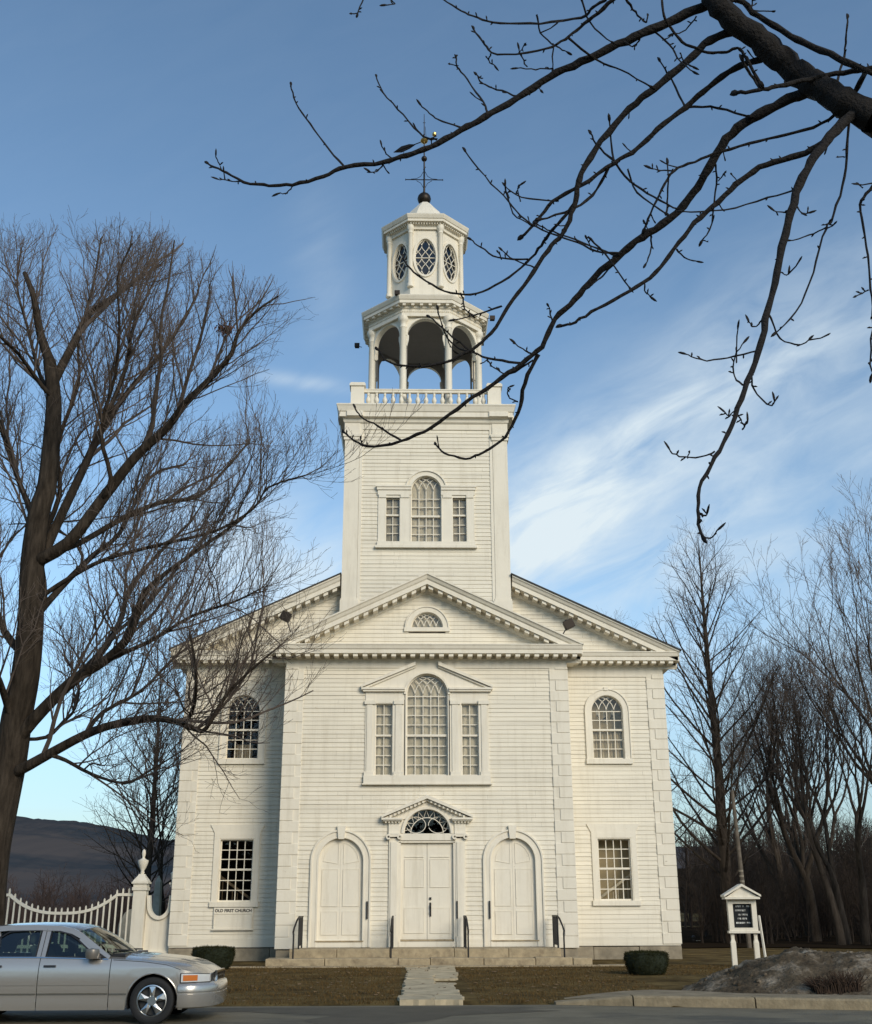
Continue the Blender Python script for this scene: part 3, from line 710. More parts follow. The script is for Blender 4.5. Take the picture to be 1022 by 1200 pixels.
# tower --------------------------------------------------------------------
TYC, TH = 2.33, 2.83
FT = wall_frame(-.5)
b = MB()
for k in range(4):
    b.tf = oct_frame(TYC, TH, k, 4)
    hl = [rect_hole(-1.62,1.62,13.48,15.2), arch_hole(0,.56,13.4,15.42)] if k == 0 else []
    clap(b, lambda z: [(-TH,TH)], 10.0, 17.9, hl, .143)
b.build("tower_wall", CLAP, church)
def side_of(k, s):                     # each corner pilaster wraps two faces
    b.tf = oct_frame(TYC, TH, k, 4)
    q_ = lambda d_: TH+d_ if s > 0 else TH
    a, c_ = sorted((s*2.37,s*q_(.06))); b.box(a,c_,.0,.06,11.47,17.30)
    b.box(*sorted((s*2.30,s*q_(.10))),.0,.10,10.2,11.40); b.box(*sorted((s*2.34,s*q_(.085))),.0,.085,11.40,11.47)
    b.box(*sorted((s*2.33,s*q_(.10))),.0,.10,17.30,17.42); b.box(*sorted((s*2.30,s*q_(.13))),.0,.13,17.42,17.52); b.box(*sorted((s*2.36,s*q_(.08))),0,.08,17.52,17.95)
    b.box(*sorted((s*2.26,s*2.36)),.0,.045,11.3,17.8)
for k in range(4):
    b = MB(); side_of(k, 1); side_of((k+1)%4, -1); b.build("corner_pilaster", WHITE, church)
sq = math.sqrt(2)
b = MB()
pr = [(2.80,17.72),(2.875,17.72),(2.885,17.92),(2.95,17.98),(2.97,18.10),(3.10,18.13),(3.10,18.30),(3.13,18.33),(3.18,18.50),(3.21,18.56),(3.19,18.60),(2.6,18.68)]
b.lathe([(r*sq,w_) for r,w_ in pr], 4, (0,TYC), R(45))
for k in range(4):
    b.tf = oct_frame(TYC, TH, k, 4)
    for s in (-1,1): b.box(*sorted((s*2.25,s*(TH+.1 if s > 0 else TH))),.1,.33,18.14,18.32)
b.build("tower_cornice", WHITE, church)
b = MB(); b.box(-2.7,2.7,TYC-2.7,TYC+2.7,18.55,18.72); b.build("belfry_deck", SLATE, church)
# tower window
c = MB(FT); q = MB(FT); Z0 = 13.50; ZT = 15.13; ZC = 15.42
for s in (-1,1):
    def bx(u0,u1,*r): c.box(*sorted((s*u0,s*u1)),*r)
    bx(1.425,1.68,0,.055,Z0,15.25); bx(.56,0.905,0,.055,Z0,15.25); bx(0.905,1.425,0,.05,ZT,15.25); bx(.52,1.70,0,.09,15.22,15.40); bx(.52,1.76,0,.16,15.50,15.56); bx(.52,1.73,0,.13,15.40,15.50)
    bx(1.40,1.66,.055,.09,15.12,15.22); bx(.58,.90,.055,.09,15.12,15.22)
    bx(.895,.925,-.13,.05,Z0,ZT); bx(1.405,1.435,-.13,.05,Z0,ZT)
    a0, a1 = sorted((s*.925,s*1.405)); zm = 14.50
    q.box(a0,a1,-.12,-.03,zm-.03,zm+.03); q.box(a0,a0+.012,-.12,-.05,Z0,ZT); q.box(a1-.012,a1,-.12,-.05,Z0,ZT); q.box(a0,a1,-.122,-.05,Z0,Z0+.03); q.box(a0,a1,-.122,-.05,ZT-.03,ZT)
    sash_bars(q,a0+.03,a1-.03,Z0+.03,zm-.03,2,3,MW,-.11,-.07); sash_bars(q,a0+.03,a1-.03,zm+.03,ZT-.03,2,2,MW,-.11,-.07)
c.ribbon(arc(0,ZC,.62,180,0,26),.16,0,.065); c.ribbon(arc(0,ZC,.71,180,0,26),.04,0,.11); c.ribbon(outline(0,.545,Z0,ZC),.03,-.13,.07); c.box(-1.70,1.70,0,.11,13.36,Z0); c.box(-1.76,1.76,0,.15,13.27,13.36)
zm = 14.46; q.box(-.53,.53,-.12,-.02,zm-.035,zm+.035); q.box(-.53,-.50,-.12,-.05,Z0,ZC); q.box(.50,.53,-.12,-.05,Z0,ZC)
sash_bars(q,-.50,.50,Z0,zm-.035,4,3,MW,-.11,-.07); sash_bars(q,-.50,.50,zm+.035,ZC,4,3,MW,-.11,-.07); q.ribbon(arc(0,ZC,.52,180,0,26),.03,-.12,-.05); gothic(q,0,.52,ZC-.02,4,MW*.85,-.105,-.075)
tw = win_parts("tower_window", FT, c, q, outline(0,.53,Z0,ZC), "smaller three-part window on the tower")
for s in (-1,1):
    p = MB(FT); a0, a1 = sorted((s*.915,s*1.415)); p.add([(a0,-.095,Z0),(a1,-.095,Z0),(a1,-.095,ZT),(a0,-.095,ZT)],[(0,1,2,3)]); p.build("pane",GLASS,tw)
# balustrade
BH = 2.49; b = MB()
for k in range(4):
    b.tf = oct_frame(TYC, BH, k, 4)
    b.box(-BH+.24,BH-.24,-.07,.07,19.33,19.42); b.box(-BH+.24,BH-.24,-.09,.09,19.42,19.46); b.box(-BH+.24,BH-.24,-.07,.07,18.70,18.84)
    b.box(-.24,.24,-.08,.08,18.84,19.33) if False else None
bal = b.build("balustrade", WHITE, church)
b = MB()
for sx in (-1,1):
    for sy in (-1,1):
        x, y = sx*BH, TYC+sy*BH
        b = MB(); b.box(x-.24,x+.24,y-.24,y+.24,18.66,19.50); b.box(x-.29,x+.29,y-.29,y+.29,19.50,19.58); b.box(x-.26,x+.26,y-.26,y+.26,19.58,19.64); b.box(x-.28,x+.28,y-.28,y+.28,18.66,18.80); b.build("post", WHITE, bal)
bp = [(.065,18.84),(.065,18.88),(.042,18.90),(.080,18.97),(.092,19.04),(.066,19.12),(.038,19.18),(.038,19.20),(.056,19.22),(.042,19.25),(.050,19.29),(.065,19.33)]
b0 = MB(); b0.lathe(bp,8); b0o = b0.build("baluster", WHITE, bal, smooth=True, angle=50); first = True
for k in range(4):
    fr = oct_frame(TYC,BH,k,4)
    for i in range(15):
        u = -BH+.24+(2*BH-.48)*(i+.5)/15; x, y, _ = fr(u,0,0)
        o = b0o if first else b0o.copy()
        if not first: C.objects.link(o); o.parent = bal
        o.location = (x,y,0); first = False

# belfry octagon
AP = 2.05; cr = 1/math.cos(R(22.5))
for k in range(8):
    b = MB(oct_frame(TYC,AP,k))
    hw = .85; r = .69; zs = 21.93; top = 22.72
    ar = arc(0,zs,r,180,0,20)
    for v0, v1 in ((-.16,.02),):
        n = len(ar); pts = [(u,v0,w_) for u,w_ in ar]+[(u,v0,top) for u,w_ in ar]+[(u,v1,w_) for u,w_ in ar]+[(u,v1,top) for u,w_ in ar]; f = []
        for i in range(n-1):
            f += [(i,i+1,n+i+1,n+i),(2*n+i,2*n+i+1,3*n+i+1,3*n+i),(i,i+1,2*n+i+1,2*n+i),(n+i,n+i+1,3*n+i+1,3*n+i)]
        b.add(pts,f)
    for s in (-1,1):
        b.box(*sorted((s*.69,s*.85)),-.16,.02,21.5,top)
        b.prism([(s*.70,21.45),(s*.70,21.98),(s*.635,21.92),(s*.64,21.74),(s*.67,21.66)],-.10,.03)
    b.ribbon(arc(0,zs,r+.05,180,0,20),.08,.02,.05)
    b.build("belfry_arch", WHITE, church)
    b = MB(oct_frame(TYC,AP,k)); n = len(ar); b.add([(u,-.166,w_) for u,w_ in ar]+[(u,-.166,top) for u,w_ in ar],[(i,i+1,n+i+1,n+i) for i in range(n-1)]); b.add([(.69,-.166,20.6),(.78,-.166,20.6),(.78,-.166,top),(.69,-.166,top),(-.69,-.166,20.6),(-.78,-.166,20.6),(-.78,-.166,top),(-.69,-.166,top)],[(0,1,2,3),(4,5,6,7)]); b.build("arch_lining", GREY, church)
b = MB(); b.lathe([(1.86*cr,18.70),(2.05*cr,18.70),(2.05*cr,18.95),(1.86*cr,18.95)],8,(0,TYC),R(22.5)); b.build("belfry_kerb", WHITE, church)
cp = [(.17,18.70),(.17,18.98),(.14,19.02),(.135,19.1),(.125,22.20),(.15,22.24),(.13,22.28),(.125,22.42),(.16,22.48),(.19,22.54),(.20,22.60),(.20,22.70)]
b0 = MB(); b0.lathe(cp,14); co = b0.build("belfry_column", WHITE, church, smooth=True, angle=50)
for k in range(8):
    a = R(22.5+45*k); o = co if k == 0 else co.copy()
    if k: C.objects.link(o); o.parent = church
    o.location = (AP*cr*math.sin(a), TYC-AP*cr*math.cos(a), 0)
b = MB()
pr = [(2.02,22.68),(2.20,22.68),(2.20,22.82),(2.17,22.84),(2.17,22.98),(2.22,23.02),(2.22,23.12),(2.40,23.14),(2.40,23.26),(2.43,23.28),(2.48,23.40),(2.49,23.44),(2.46,23.47),(1.40,23.72)]
b.lathe([(r*cr,w_) for r,w_ in pr], 8, (0,TYC), R(22.5), cap=False)
for k in range(8):
    b.tf = oct_frame(TYC,0,k); n = 6
    for i in range(n): u = -.82+1.64*i/(n-1); b.box(u-.06,u+.06,2.20,2.37,23.06,23.138)
    for i in range(26): u = -.87+1.74*i/25; b.box(u-.018,u+.018,2.17,2.20,22.86,22.92)
b.build("belfry_cornice", WHITE, church)
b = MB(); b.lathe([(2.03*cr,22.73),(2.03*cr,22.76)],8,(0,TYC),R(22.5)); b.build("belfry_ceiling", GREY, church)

# lantern octagon
AL = 1.38; b = MB()
def oval(hw,hh,zc,n=28): return [(hw*math.cos(2*PI*i/n),zc+hh*math.sin(2*PI*i/n)) for i in range(n)]
ZO = 25.75; OW, OH = .415, .82
for k in range(8):
    b.tf = oct_frame(TYC,AL,k); hw = AL*math.tan(R(22.5)); n = 28
    ov = oval(OW,OH,ZO,n)
    # wall face with an oval opening: ring of quads to a rectangle outline
    outr = []
    for (u,w_) in ov:
        du, dw = u, w_-ZO; sc = min((hw-.001)/abs(du) if abs(du) > 1e-6 else 1e9, 1.25/abs(dw) if abs(dw) > 1e-6 else 1e9); outr.append((du*sc,ZO+dw*sc))
    b.add([(u,0,w_) for u,w_ in ov]+[(u,0,w_) for u,w_ in outr]+[(u,-.12,w_) for u,w_ in ov], [(i,(i+1)%n,n+(i+1)%n,n+i) for i in range(n)]+[(i,(i+1)%n,2*n+(i+1)%n,2*n+i) for i in range(n)])
    for su in (-1,1):
        for sw in (-1,1): 
            # corner fill
            pts = [p_ for p_ in outr if p_[0]*su > hw-.01 and (p_[1]-ZO)*sw > 0] ; 
            e1 = max(pts,key=lambda q_: abs(q_[1]-ZO)) if pts else (su*hw,ZO)
            pt2 = [p_ for p_ in outr if abs(p_[1]-ZO) > 1.24 and (p_[1]-ZO)*sw > 0 and p_[0]*su >= 0]; e2 = max(pt2,key=lambda q_: abs(q_[0])) if pt2 else (0,ZO+sw*1.25)
            b.add([(e1[0],0,e1[1]),(su*hw,0,ZO+sw*1.25),(e2[0],0,e2[1])],[(0,1,2)])
    b.box(-hw,hw,-.1,.0,23.60,ZO-1.25); b.box(-hw-.03,hw+.03,0,.07,23.60,24.30); b.box(-hw-.02,hw+.02,0,.04,24.30,24.38); b.box(-hw,hw,-.1,0,ZO+1.25,27.2)
    b.ribbon(oval(OW+.04,OH+.04,ZO),.08,0,.05,closed=True)
    for su in (-1,1): b.box(*sorted((su*(hw-.03),su*(hw+.0))),0,.05,24.38,27.0)
b.build("lantern_wall", WHITE, church)
b0 = MB(); b0.lathe([(.13,24.38),(.13,24.5),(.10,24.55),(.092,26.75),(.12,26.79),(.10,26.83),(.11,26.9),(.14,26.95),(.15,27.05),(.15,27.15)],12); co = b0.build("lantern_column", WHITE, church, smooth=True, angle=50)
for k in range(8):
    a = R(22.5+45*k); o = co if k == 0 else co.copy()
    if k: C.objects.link(o); o.parent = church
    o.location = ((AL+.05)*cr*math.sin(a), TYC-(AL+.05)*cr*math.cos(a), 0)
for k in range(8):
    q = MB(oct_frame(TYC,AL,k)); q.ribbon(oval(OW-.015,OH-.015,ZO),.03,-.09,-.03,closed=True)
    for sg in (-1,1):
        for off in (-.29,0,.29):
            pts = []
            for i in range(31):
                t = i/30; z = ZO-OH+2*OH*t; u = off+sg*.145*math.sin(t*PI*3.0)
                if (u/(OW))**2+((z-ZO)/(OH))**2 < .97: pts.append((u,z))
                elif len(pts) > 1: q.ribbon(pts,.019,-.08,-.05); pts = []
                else: pts = []
            if len(pts) > 1: q.ribbon(pts,.019,-.08,-.05)
    q.box(-OW,OW,-.082,-.048,ZO-.012,ZO+.012)
    lw = q.build("oval_window", TRIM, church)
    p = MB(oct_frame(TYC,AL,k)); p.add([(u,-.085,w_) for u,w_ in oval(OW,OH,ZO)],[tuple(range(28))]); p.build("pane",GLASS,lw)
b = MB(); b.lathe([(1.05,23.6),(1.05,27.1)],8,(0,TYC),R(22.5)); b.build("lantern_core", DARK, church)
b = MB()
pr = [(1.34,26.98),(1.46,26.98),(1.46,27.10),(1.52,27.14),(1.52,27.20),(1.68,27.22),(1.68,27.32),(1.71,27.34),(1.76,27.46),(1.77,27.50),(1.74,27.53),(1.60,27.55)]
b.lathe([(r*cr,w_) for r,w_ in pr], 8, (0,TYC), R(22.5), cap=False)
for k in range(8):
    b.tf = oct_frame(TYC,0,k)
    for i in range(12): u = -.58+1.16*i/11; b.box(u-.025,u+.025,1.50,1.60,27.14,27.218)
b.build("lantern_cornice", WHITE, church)
b = MB(); b.lathe([(1.62*cr,27.54),(1.15*cr,27.78),(.82*cr,28.18),(.58*cr,28.62),(.36*cr,28.90),(.22*cr,29.10),(.05,29.12)],8,(0,TYC),R(22.5)); b.build("dome", WHITE, church)
# weather vane
wv = MB(); wv.tf = lambda u,v,w_: (u-.03,v+TYC,w_)
wv.tube([(0,0,29.0),(0,0,33.65)],[.05,.012],8)
def sph(bb,c,r,n=14,m=8): bb.lathe([(max(.001,r*math.sin(PI*i/m)),c[2]-r*math.cos(PI*i/m)) for i in range(m+1)],n,(c[0],c[1]),cap=False)
for (dx,dy) in ((1,0),(0,1)):
    wv.tube([(-.78*dx,-.78*dy,30.33),(.78*dx,.78*dy,30.33)],.02,6)
    for s in (-1,1):
        wv.tube([(s*.04*dx,s*.04*dy,30.72),(s*.14*dx,s*.14*dy,30.50),(s*.32*dx,s*.32*dy,30.38),(s*.55*dx,s*.55*dy,30.36)],.012,5)
        wv.tube([(s*.04*dx,s*.04*dy,29.94),(s*.14*dx,s*.14*dy,30.16),(s*.32*dx,s*.32*dy,30.28)],.012,5)
        wv.tube([(s*.78*dx+.05*dy,s*.78*dy+.05*dx,30.40),(s*.78*dx-.05*dy,s*.78*dy-.05*dx,30.26)],.015,5)
wvo = wv.build("weather_vane", BRONZE, church)
x = MB(wv.tf); sph(x,(0,0,29.38),.285); x.build("ball",BRONZE,wvo,smooth=True); x = MB(wv.tf); sph(x,(0,0,31.37),.125); x.build("ball",BRONZE,wvo,smooth=True)
ad = Vector((-.85,.53,0)); x = MB(wv.tf)
A = lambda t,h=0: (ad.x*t,ad.y*t,32.28+h)
x.tube([A(-.6),A(1.4)],.022,6)
pts = [(.45,0),(.75,.13),(1.15,.17),(1.55,.02),(1.15,-.13),(.75,-.10)]
x.add([A(t,h) for t,h in pts]+[(A(t,h)[0]+.02,A(t,h)[1]+.03,A(t,h)[2]) for t,h in pts],[tuple(range(6)),tuple(range(6,12))]+[(i,(i+1)%6,6+(i+1)%6,6+i) for i in range(6)])
x.tube([A(1.0,-.1),A(1.05,-.35),A(1.15,-.40)],.012,5); x.tube([A(-.1,.1),A(-.05,.7)],.01,5); x.tube([(-.06,0,33.2),(.06,0,33.2)],.012,5)
x.build("arrow",BRONZE,wvo)
x = MB(wv.tf); x.lathe([(.02,32.14),(.13,32.20),(.17,32.28),(.13,32.36),(.02,32.42)],10); x.lathe([(.02,32.30),(.09,32.36),(.09,32.46),(.02,32.50)],8,(ad.x*-.5,ad.y*-.5)); x.build("gilded_boss",GOLD,wvo,smooth=True)

# ------------------------------------------------------------------ things on / in the church
st = thing("stone_steps", (0,-3,0), "two broad granite steps running along the church doors", "steps")
b = MB(); sx_ = [-3.95,-2.6,-1.1,.75,2.3,3.80]
for i in range(5): b.box(sx_[i]+.004,sx_[i+1]-.004,-3.3,-1.9,-.1,.445+.004*math.sin(i*4))
b.build("upper_step",GRANITE,st,org=(0,-3,0),bevel=.02)
b = MB(); sx_ = [-4.55,-2.9,-.85,.05,1.55,3.0,4.05,4.6]
for i in range(7): b.box(sx_[i]+.006,sx_[i+1]-.006,-3.9+.02*math.sin(i*3),-3.0,-.15,.215+.012*math.sin(i*2.7))
b.build("lower_step",GRANITE,st,org=(0,-3,0),bevel=.025)
def handrail(x, dx, label, grate):
    t = thing("handrail",(x,-2.9,.0),label,"handrail","black iron handrails on the church steps")
    for q in ([(0,.75,.44),(0,.75,1.30)],[(0,-.25,.44),(0,-.25,1.30)],[(dx*.3,-.95,.2),(dx*.3,-.95,.86)]):
        b = MB(); b.tube(q,.026,6); b.build("post",IRON,t)
    b = MB(); b.tube([(0,.85,1.31),(0,-.30,1.31),(dx*.12,-.52,1.24),(dx*.3,-.80,1.03),(dx*.34,-.96,.92),(dx*.3,-.96,.84)],.028,6); b.build("rail",IRON,t)
    b = MB()
    for i in range(7): y = -.15+.8*i/6; b.tube([(0,y,.52),(0,y,1.29)],.012,5)
    b.tube([(0,.75,.53),(0,-.25,.53)],.014,5); b.build("spindle_panel",IRON,t)
    return t
handrail(-3.70,-.28,"leftmost handrail, beside the left door and the corner quoins",True)
handrail(-1.02,-.10,"handrail just left of the tall middle door",True)
handrail(1.09,.10,"handrail just right of the tall middle door",True)
handrail(3.74,.28,"rightmost handrail, beside the right door and the corner quoins",True)

def text_mesh(body, size, loc, rot, mt, name, parent=None, extr=.002, org=(0,0,0), bend=None):
    cu = bpy.data.curves.new("letters",'FONT'); cu.body = body; cu.size = size; cu.align_x = 'CENTER'; cu.align_y = 'CENTER'; cu.extrude = extr; cu.offset = size*.035
    tmp = bpy.data.objects.new("letters_tmp",cu); C.objects.link(tmp); dg = bpy.context.evaluated_depsgraph_get(); dg.update()
    me = bpy.data.meshes.new_from_object(tmp.evaluated_get(dg)); bpy.data.objects.remove(tmp)
    if bend:
        for v_ in me.vertices: v_.co.y -= bend*v_.co.x**2
    me.materials.clear(); me.materials.append(mt); me.name = name
    o = bpy.data.objects.new(name,me); C.objects.link(o); o.parent = parent; o.location = loc; o.rotation_euler = rot; return o
pq = thing("name_board",(-6.05,-.04,1.26),"white name board with dark lettering under the lower left window","sign")
b = MB(); b.box(-.61,.61,-.04,0,-.32,.32); b.build("board",TRIM,pq)
b = MB(); b.ribbon([(-.58,-.30),(.58,-.30),(.58,.14),(-.58,.14)],.03,-.055,-.04,closed=True); b.box(-.65,.65,-.07,0,-.35,-.32); b.build("moulding",WHITE,pq)
text_mesh("OLD FIRST CHURCH",.125,(0,-.043,.225),(PI/2,0,0),LETTERK,"lettering",pq)

def floodlight(loc, base, label, tilt, s=1.0):
    t = thing("floodlight",base,label,"floodlight","floodlights fixed on the roofs")
    d = Vector(loc)-Vector(base); b = MB(); b.tube([(0,0,0),tuple(d)],.022*s,6); b.build("bracket",IRON,t)
    b = MB(); b.tf = lambda u,v,w_: (d.x+(u*math.cos(tilt)+w_*math.sin(tilt))*s, d.y+v*s, d.z+(-u*math.sin(tilt)+w_*math.cos(tilt))*s)
    b.box(-.15,.15,-.10,.16,-.13,.13); b.box(-.17,.17,-.13,-.10,-.15,.15); b.lathe([(.06,.13),(.05,.19),(.01,.20)],8,(0,.05)); b.build("lamp_head",BRONZE,t,bevel=.02)
    return t
floodlight(tuple(at(335,723,-1.6)),tuple(at(340.7,741,-1.6)),"black floodlight above the left slope of the front pediment",R(25))
floodlight(tuple(at(666.5,732,-1.6)),tuple(at(657.5,747,-1.6)),"black floodlight above the right slope of the front pediment",R(-25))
floodlight(tuple(at(465.5,343.5,-.1)),tuple(at(464.5,348,-.1)),"small dark floodlight on the belfry cornice left of the lantern",0,.6)
floodlight(tuple(at(418.5,405,3.1)),tuple(at(424,407,3.2)),"small dark floodlight at the far left edge of the belfry cornice",0,.6)
floodlight(tuple(at(577,373,1.3)),tuple(at(571,373,1.4)),"small dark floodlight at the right edge of the belfry cornice",0,.6)

# interior things seen through the panes
def drape(x0, x1, y, z0, z1, m_, label, folds=9, depth=.05, name="curtain", cat="curtain", group=None):
    n = folds*6; b = MB(); P = []; f = []
    for i in range(n+1):
        x = x0+(x1-x0)*i/n; yv = y+depth*math.sin(2*PI*folds*i/n)
        P += [(x,yv,z0),(x,yv,z1)]
    for i in range(n): f.append((2*i,2*i+1,2*i+3,2*i+2))
    b.add(P,f); o = b.build(name,m_,None,org=((x0+x1)/2,y,z0)); tag(o,label,cat,group); return o
drape(-.70,.70,-1.63,5.4,8.75,SHADE,"linen shade behind the middle light of the big front window",4,.02,"window_shade","shade")
drape(-1.70,-1.02,-1.63,5.4,7.8,SHADE,"linen shade behind the left side light of the big front window",3,.02,"window_shade","shade")
drape(1.02,1.70,-1.63,5.4,7.8,SHADE,"linen shade behind the right side light of the big front window",3,.02,"window_shade","shade")
drape(-1.5,1.5,-.33,13.4,16.0,SHADE,"linen shade behind the tower window",5,.02,"window_shade","shade")
drape(-.58,.58,-1.63,10.05,10.8,SHADE,"linen shade behind the half-round window of the pediment",3,.02,"window_shade","shade")
drape(5.50,6.60,.20,6.15,7.10,FABRIC,"pale curtain in the lower sash of the upper right window",11,.03)
drape(-6.4,-5.8,.8,6.15,6.75,FABRIC,"short curtain low in the upper left arched window",7,.03)
x = MB(); x.box(5.2,6.9,.55,.6,6.0,8.6); x.build("upper_pane_backing",CREAM,church)  # pale panel added close behind the glass to lighten the upper right panes
ch = thing("chandelier",(6.05,.36,7.2),"small candle chandelier hanging inside the upper right window","chandelier")
b = MB(); b.tube([(0,0,.45),(0,0,1.8)],.012,5)
for i in range(6):
    a = 2*PI*i/6+.3; b.tube([(0,0,.4),(.15*math.cos(a),.15*math.sin(a),.28),(.3*math.cos(a),.15*math.sin(a),.36+.1*(i%2))],.012,5)
b.build("frame",IRON,ch)
for i in range(6):
    a = 2*PI*i/6+.3; x = MB(); x.lathe([(.018,.36+.1*(i%2)),(.018,.55+.1*(i%2))],6,(.3*math.cos(a),.15*math.sin(a))); x.build("candle",LETTER,ch)
for s, mt_ in ((-1,DARK),(1,CREAM)):
    sc_ = MB()
    for i in range(12):
        x = s*4.9+ (i*.16 if s > 0 else i*-.16); sc_.box(x-.012,x+.012,.40,.43,.4,1.25+ (i*.11))
    x0, x1 = s*4.7, s*7.0; dz = .11/.16
    sc_.add([(x0,.38,1.18),(x1,.38,1.18+2.3*dz),(x1,.45,1.18+2.3*dz),(x0,.45,1.18),(x0,.38,1.27),(x1,.38,1.27+2.3*dz),(x1,.45,1.27+2.3*dz),(x0,.45,1.27)],[(0,1,2,3),(4,5,6,7),(0,1,5,4),(1,2,6,5),(2,3,7,6),(3,0,4,7)])
    sc_.build("staircase",WOOD if s < 0 else TRIM,church)
x = MB(); x.box(4.46,7.85,.62,.66,.42,4.9); x.build("sunset_backing",CREAM,church)  # added warm panel standing in for the sunset reflected in the lower right panes

# ------------------------------------------------------------------ fence
FY = .25; fn = thing("picket_fence",(-9,FY,0),"white picket fence with a sweeping top, urn-topped gate post and dished end panel","fence")
def fb(): return MB(wall_frame(FY))
org = (-9,FY,0)
def post(b, x):
    b.box(x-.20,x+.20,-.20,.20,0,2.10); b.box(x-.235,x+.235,-.235,.235,2.10,2.20); b.box(x-.21,x+.21,-.21,.21,2.20,2.30); b.box(x-.26,x+.26,-.26,.26,2.30,2.36)
    b.lathe([(.34,2.36),(.30,2.42),(.16,2.55),(.13,2.60)],4,(x,0),R(45)); b.box(x-.23,x+.23,-.23,.23,0,.35)
b = fb(); post(b,-9.05); o = b.build("gate_post",WHITE,fn,org,bevel=.01)
u_ = MB(); u_.tf = lambda a,c_,w_: (a,FY+c_,w_); u_.lathe([(.05,2.60),(.07,2.64),(.05,2.70),(.10,2.78),(.15,2.90),(.17,2.98),(.17,3.02),(.11,3.04),(.05,3.08),(.04,3.12),(.06,3.18),(.065,3.24),(.05,3.32),(.01,3.36)],14,(-9.05,0)); u_.build("urn",WHITE,o,org,smooth=True,angle=60)
b = fb(); post(b,-14.3); o2 = b.build("gate_post",WHITE,fn,org,bevel=.01)
# dished panel
top = [(-8.83,2.02),(-8.80,1.85)]+[(-8.42+.36*math.cos(R(a)),1.70+.42*math.sin(R(a))) for a in range(190,351,10)]+[(-8.05,1.85),(-8.02,2.2),(-7.96,2.3)]
b = fb(); b.prism([(-8.85,.30)]+top+[(-7.96,.30)],-.06,.02); b.ribbon([(-8.78,1.95)]+[(-8.42+.33*math.cos(R(a)),1.68+.40*math.sin(R(a))) for a in range(185,356,10)]+[(-8.07,1.95)],.11,-.10,.10); b.box(-8.85,-7.98,-.12,.12,.22,.30)
b.box(-8.10,-7.97,-.14,.14,2.2,2.28); b.box(-8.14,-7.97,-.16,.16,2.28,2.34); b.lathe([(.06,2.34),(.10,2.5),(.12,2.62),(.06,2.68),(.04,2.75)],10,(-8.03,0)); b.build("end_panel",WHITE,fn,org)
b = fb(); b.box(-8.85,-7.98,-.2,.2,-.2,.22); b.build("plinth",GRANITE,fn,org)
def rail_z(x):
    if x > -9.78: return 1.98
    if x < -13.15: return 1.98
    t = (x+13.15)/3.37*2-1; return 1.43+.55*(abs(t)**2.6)
xs_ = [-9.25-.06*i for i in range(int((14.1-9.25)/.06)+1)]
b = fb(); b.ribbon([(x,rail_z(x)) for x in xs_],.085,-.05,.05); b.box(-14.1,-9.25,-.03,.03,.40,.50); b.build("rail",WHITE,fn,org)
pk0 = None; i = 0; x = -9.42
while x > -14.1:
    h = rail_z(x)+.17+ (.0 if -13.15 < x < -9.78 else .03)
    b = fb(); b.box(x-.024,x+.024,-.02,.02,.15,h-.04); b.prism([(x-.024,h-.04),(x+.024,h-.04),(x,h)],-.02,.02); b.build("picket",WHITE,fn,org); x -= .188; i += 1

# graveyard behind
def headstone(x, y, z, w_, h, d, label, style=0):
    b = MB()
    if style == 0: b.prism([(-w_/2,-.2),(w_/2,-.2),(w_/2,h*.8)]+[(w_/2*math.cos(R(a)),h*.8+h*.2*math.sin(R(a))) for a in range(15,180,15)]+[(-w_/2,h*.8)],-d/2,d/2)
    else:
        b.box(-w_*.9,w_*.9,-w_*.9,w_*.9,-.3,.45); b.box(-w_*.7,w_*.7,-w_*.7,w_*.7,.45,.8); b.lathe([(w_*.62*sq*.8,.8),(w_*.40*sq*.8,h-.25),(.01,h)],4,(0,0),R(45))
    o = b.build("headstone" if style == 0 else "obelisk",GSTONE,None,org=(0,0,0),bevel=.02); o.location = (x,y,z); o.rotation_euler = (0,0,rng.uniform(-.2,.2)); tag(o,label,"gravestone"); return o
rng = random.Random(8)
headstone(-10.95,12,-.1,.36,2.98,.3,"grey stone obelisk seen over the dished fence panel beside the church",1)
for i,(x,y,h) in enumerate([(-9.95,3.2,1.75),(-10.35,4.4,1.5),(-11.3,3.6,1.25)]):
    headstone(x,y,-.2,.62,h,.12,["tall pale gravestone behind the fence pickets nearest the gate post","middle one of three pale gravestones behind the pickets","low pale gravestone behind the dip of the picket fence"][i])
hs_ = headstone(13.4,20,-.75,.20,.62,.2,"small pale gravestone far right of the church corner",1)
t = thing("lamp_stand",(13.15,20,-.82),"thin dark post in the yard right of the church corner","post"); b = MB(); b.tube([(0,0,0),(0,0,.95)],.045,6); b.build("post",IRON,t); b = MB(); sph(b,(0,0,1.02),.09,8,5); b.build("knob",IRON,t)

# cellar hatch at the right corner
ht = thing("cellar_hatch",(8.35,4,.0),"white sloping cellar hatch against the right side of the church","hatch")
b = MB(); b.tf = lambda u,v,w_: (8.02+u,3.0+v,w_)
b.add([(0,0,-.3),(.75,0,-.3),(.75,0,-.12),(0,0,.33),(0,2.2,-.3),(.75,2.2,-.3),(.75,2.2,-.12),(0,2.2,.33)],[(0,1,2,3),(4,5,6,7),(0,1,5,4),(1,2,6,5),(2,3,7,6),(3,0,4,7)]); b.build("frame",WHITE,ht,(8.35,4,0))

